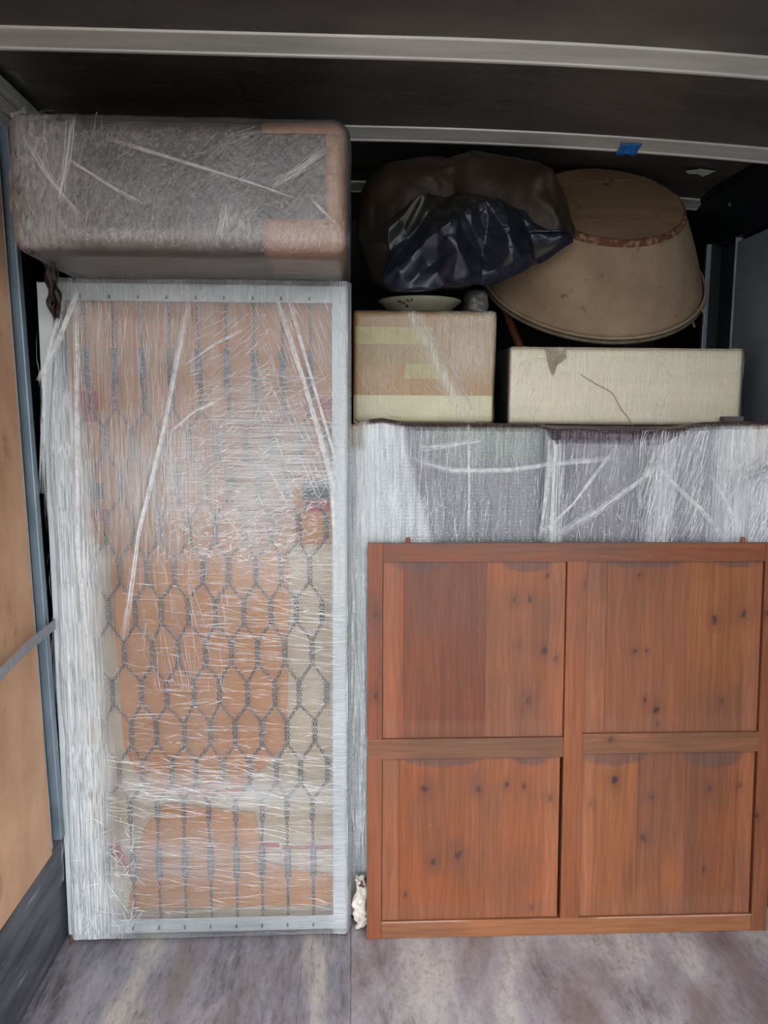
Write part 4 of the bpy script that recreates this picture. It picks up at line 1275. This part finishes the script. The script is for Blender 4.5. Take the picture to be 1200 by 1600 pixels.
# ------------------------------------------------------------------ dark plastic bag slumped over things on the kraft box
bag = thing('plastic_bag', (0.33, 2.5, 1.95), 'large dark navy plastic bag slumped over a brown bundle on the kraft box', 'bag')
outl = np.array([(0.026, 2.245), (0.054, 2.292), (0.156, 2.332), (0.293, 2.346), (0.451, 2.343), (0.551, 2.302), (0.623, 2.218), (0.650, 2.150), (0.672, 2.112), (0.640, 2.085), (0.559, 2.035), (0.48, 1.998), (0.38, 1.972), (0.28, 1.960), (0.18, 1.946), (0.11, 1.950), (0.06, 1.99), (0.030, 2.056)])
cen = np.array([0.31, 2.145])
an = np.arctan2(outl[:, 1] - cen[1], outl[:, 0] - cen[0]); ra = np.hypot(*(outl - cen).T)
o_ = np.argsort(an); an, ra = an[o_], ra[o_]
anx = np.concatenate([an - 2 * np.pi, an, an + 2 * np.pi]); rax = np.tile(ra, 3)
def ridged(P, sc, seed): return 1 - np.abs(2 * fbm(P, sc, seed, 3) - 1)
def bagf(U, V):
    th_ = U * 2 * np.pi
    ph = V * np.pi
    rad = np.interp(th_, anx, rax) * np.sin(ph) ** 0.8
    x = cen[0] + rad * np.cos(th_); z = cen[1] + rad * np.sin(th_)
    dep = np.interp(x, [0, 0.30, 0.50, 0.68], [0.15, 0.15, 0.07, 0.03])
    y = 2.50 - 0.13 * smooth(0.32, 0.60, x) - dep * np.cos(ph)
    P = np.stack([x, y, z], 1)
    f = (ridged(P, (4.5, 4.5, 4.5), 101) ** 2 * 0.06 + ridged(P + 0.08 * np.stack([fbm(P, (6, 6, 6), 102, 2), 0 * x, 0 * x], 1), (13, 5, 6), 103) ** 2 * 0.02) * np.sin(ph)
    y = y - f
    return np.stack([x, y, z], 1)
V, F, U, Vv = grid(110, 70, bagf)
M['bagbody'] = mat_vc('dark_brown_plastic', ((9, 9, 9), (0.75,) * 3, (1.2,) * 3), 0.5, ((14, 14, 14), 0.4, 0.012), spec=0.25)
w = smooth(2.28, 2.05, V[:, 2])[:, None]
bc = np.array(lin('2f221a')) * (1 - w) + np.array(lin('2a2620')) * w
obj('bag_body', V, F, M['bagbody'], bag, shade=True, col=bc)
fl = np.array([(0.105, 2.120), (0.160, 2.165), (0.270, 2.200), (0.342, 2.206), (0.407, 2.184), (0.463, 2.173), (0.558, 2.142), (0.616, 2.104), (0.658, 2.083), (0.614, 2.057), (0.525, 2.006), (0.454, 1.968), (0.356, 1.952), (0.262, 1.942), (0.169, 1.924), (0.116, 1.930), (0.086, 1.960), (0.112, 2.028)])
fc = np.array([0.335, 2.10])
an2 = np.arctan2(fl[:, 1] - fc[1], fl[:, 0] - fc[0]); ra2 = np.hypot(*(fl - fc).T)
o_ = np.argsort(an2); an2, ra2 = an2[o_], ra2[o_]
an2 = np.concatenate([an2 - 2 * np.pi, an2, an2 + 2 * np.pi]); ra2 = np.tile(ra2, 3)
def flapf(U, V):
    th_ = U * 2 * np.pi
    r = np.interp(th_, an2, ra2) * V
    x = fc[0] + r * np.cos(th_); z = fc[1] + r * np.sin(th_)
    y = 2.300 + 0.05 * V ** 2 + 0.03 * smooth(0.45, 0.66, x)
    P0 = np.stack([x, 0 * x, z], 1)
    wx, wz = fbm(P0, (4, 1, 4), 131, 2) - 0.5, fbm(P0, (4, 1, 4), 132, 2) - 0.5
    kx, kz = x - 0.36 + 0.16 * wx, z - 2.30 + 0.10 * wz       # folds fan out below the gathered top
    a = np.arctan2(kx, -kz); d = np.hypot(kx, kz)
    tri = lambda q: np.abs((q - np.floor(q)) - 0.5) * 2          # sharp pleats
    y = y - 0.036 * tri(a * 1.25 + 0.3 + 1.2 * wz) * smooth(0.05, 0.2, d)
    y = y - 0.010 * tri(a * 3.4 + 2.1 * wx + 0.1) * smooth(0.08, 0.2, d)
    for kx_, kz_, ph, am in ((5.5, 3.5, .2, .030), (-4.0, 7.0, .6, .026), (9.0, -8.0, .35, .008), (3.0, 13.0, .8, .006)):
        y = y - am * tri(kx_ * (x + 0.12 * wx) + kz_ * (z + 0.12 * wz) + ph)
    return np.stack([x, y, z], 1)
V, F, U, Vv = grid(180, 70, flapf)
w = smooth(2.02, 2.16, V[:, 2] - 0.35 * V[:, 0] + 0.06)[:, None]
M['navybag'] = mat_vc('navy_bag_plastic', ((20, 20, 20), (0.8,) * 3, (1.2,) * 3), 0.27, ((60, 60, 60), 0.10, 0.004), spec=0.4)
obj('loose_flap', V, F, M['navybag'], bag, shade=True, col=np.array(lin('171a27')) * (1 - w) + np.array(lin('24231f')) * w, solid=0.0012)
# ------------------------------------------------------------------ things half hidden on the kraft box
M['enamel'] = mat('cream_enamel', 'b9b6a2', 'a5a28d', (9, 9, 9), rough=0.4, spots=('2a2622', (26, 26, 26), 0.60, 0.62))
bw = MB().lathe([(0.0, 0.0), (0.06, 0.0), (0.085, 0.012), (0.115, 0.040), (0.132, 0.052), (0.135, 0.050), (0.118, 0.036), (0.088, 0.010), (0.0, 0.006)], (0.22, 2.55, PZ1 + 0.005), 40)
tag(bw.build('enamel_bowl', M['enamel'], shade=True), 'cream bowl with dark floral marks under the plastic bag on the kraft box', 'bowl')
V, F = rbox(0.372, 0.432, 2.50, 2.60, PZ1 + 0.005, PZ1 + 0.085, 0.02, 0.008)
N = vnormals(V, F)
V = V + N * (0.022 * (ridged(V, (18, 18, 18), 121) - 0.6))[:, None]
V[:, 2] = np.maximum(V[:, 2], PZ1 + 0.005)
tag(obj('crumpled_film', V, F, mat('grey_crumpled_plastic', '77736f', '5a5754', (30, 30, 30), rough=0.35)), 'wad of crumpled grey plastic at the right end of the kraft box top', 'plastic wad')
tag(MB().tube([(0.575, 2.62, 1.782), (0.520, 2.69, 1.95)], [0.014, 0.013], 10).build('wooden_rod', mat('orange_brown_rod', '7a452a', '5f3420', (20, 20, 6), rough=0.5)), 'orange brown wooden rod between kraft box and white box', 'rod')

# ------------------------------------------------------------------ strap, tape
sp = MB()
pts = [Vector((-0.848, 1.70, 0.905)), Vector((-0.840, 1.811, 0.955)), Vector((-0.836, 1.95, 0.975)), Vector((-0.833, 2.06, 0.983)), Vector((-0.832, 2.12, 0.986)), Vector((-0.845, 2.14, 0.986))]
V, F = [], []
for k, p in enumerate(pts):
    V += [p + Vector((0.004, 0, -0.014)), p + Vector((0.004, 0, 0.014))]
for k in range(len(pts) - 1): F.append((2 * k, 2 * k + 1, 2 * k + 3, 2 * k + 2))
st_ = obj('lashing_strap', V, F, mat('grey_webbing', '8a8c92', '75777d', (60, 200, 60), rough=0.8), solid=0.003)
tag(st_, 'grey lashing strap across the left plywood wall behind the bed base', 'strap')
M['bluetape'] = mat('blue_tape', '1f6fc0', '185aa0', (30, 30, 30), rough=0.5)
def tape(U, V):
    x = 0.803 + 0.068 * U + 0.010 * np.sin(V * 3) * (1 - U)
    y = 2.392 + 0.052 * V * (0.7 + 0.3 * np.abs(np.sin(U * 5 + 0.4)))
    z = 2.3845 - 0.013 * V - 0.004 * np.abs(np.sin(U * 6)) * (1 - V) - 0.006 * smooth(0.75, 1.0, V)
    return np.stack([x, y, z], 1)
V, F, _, _ = grid(10, 6, tape)
tag(obj('blue_tape', V, F, M['bluetape'], shade=True, solid=0.0008), 'torn scrap of blue tape stuck on the roof bow', 'tape')
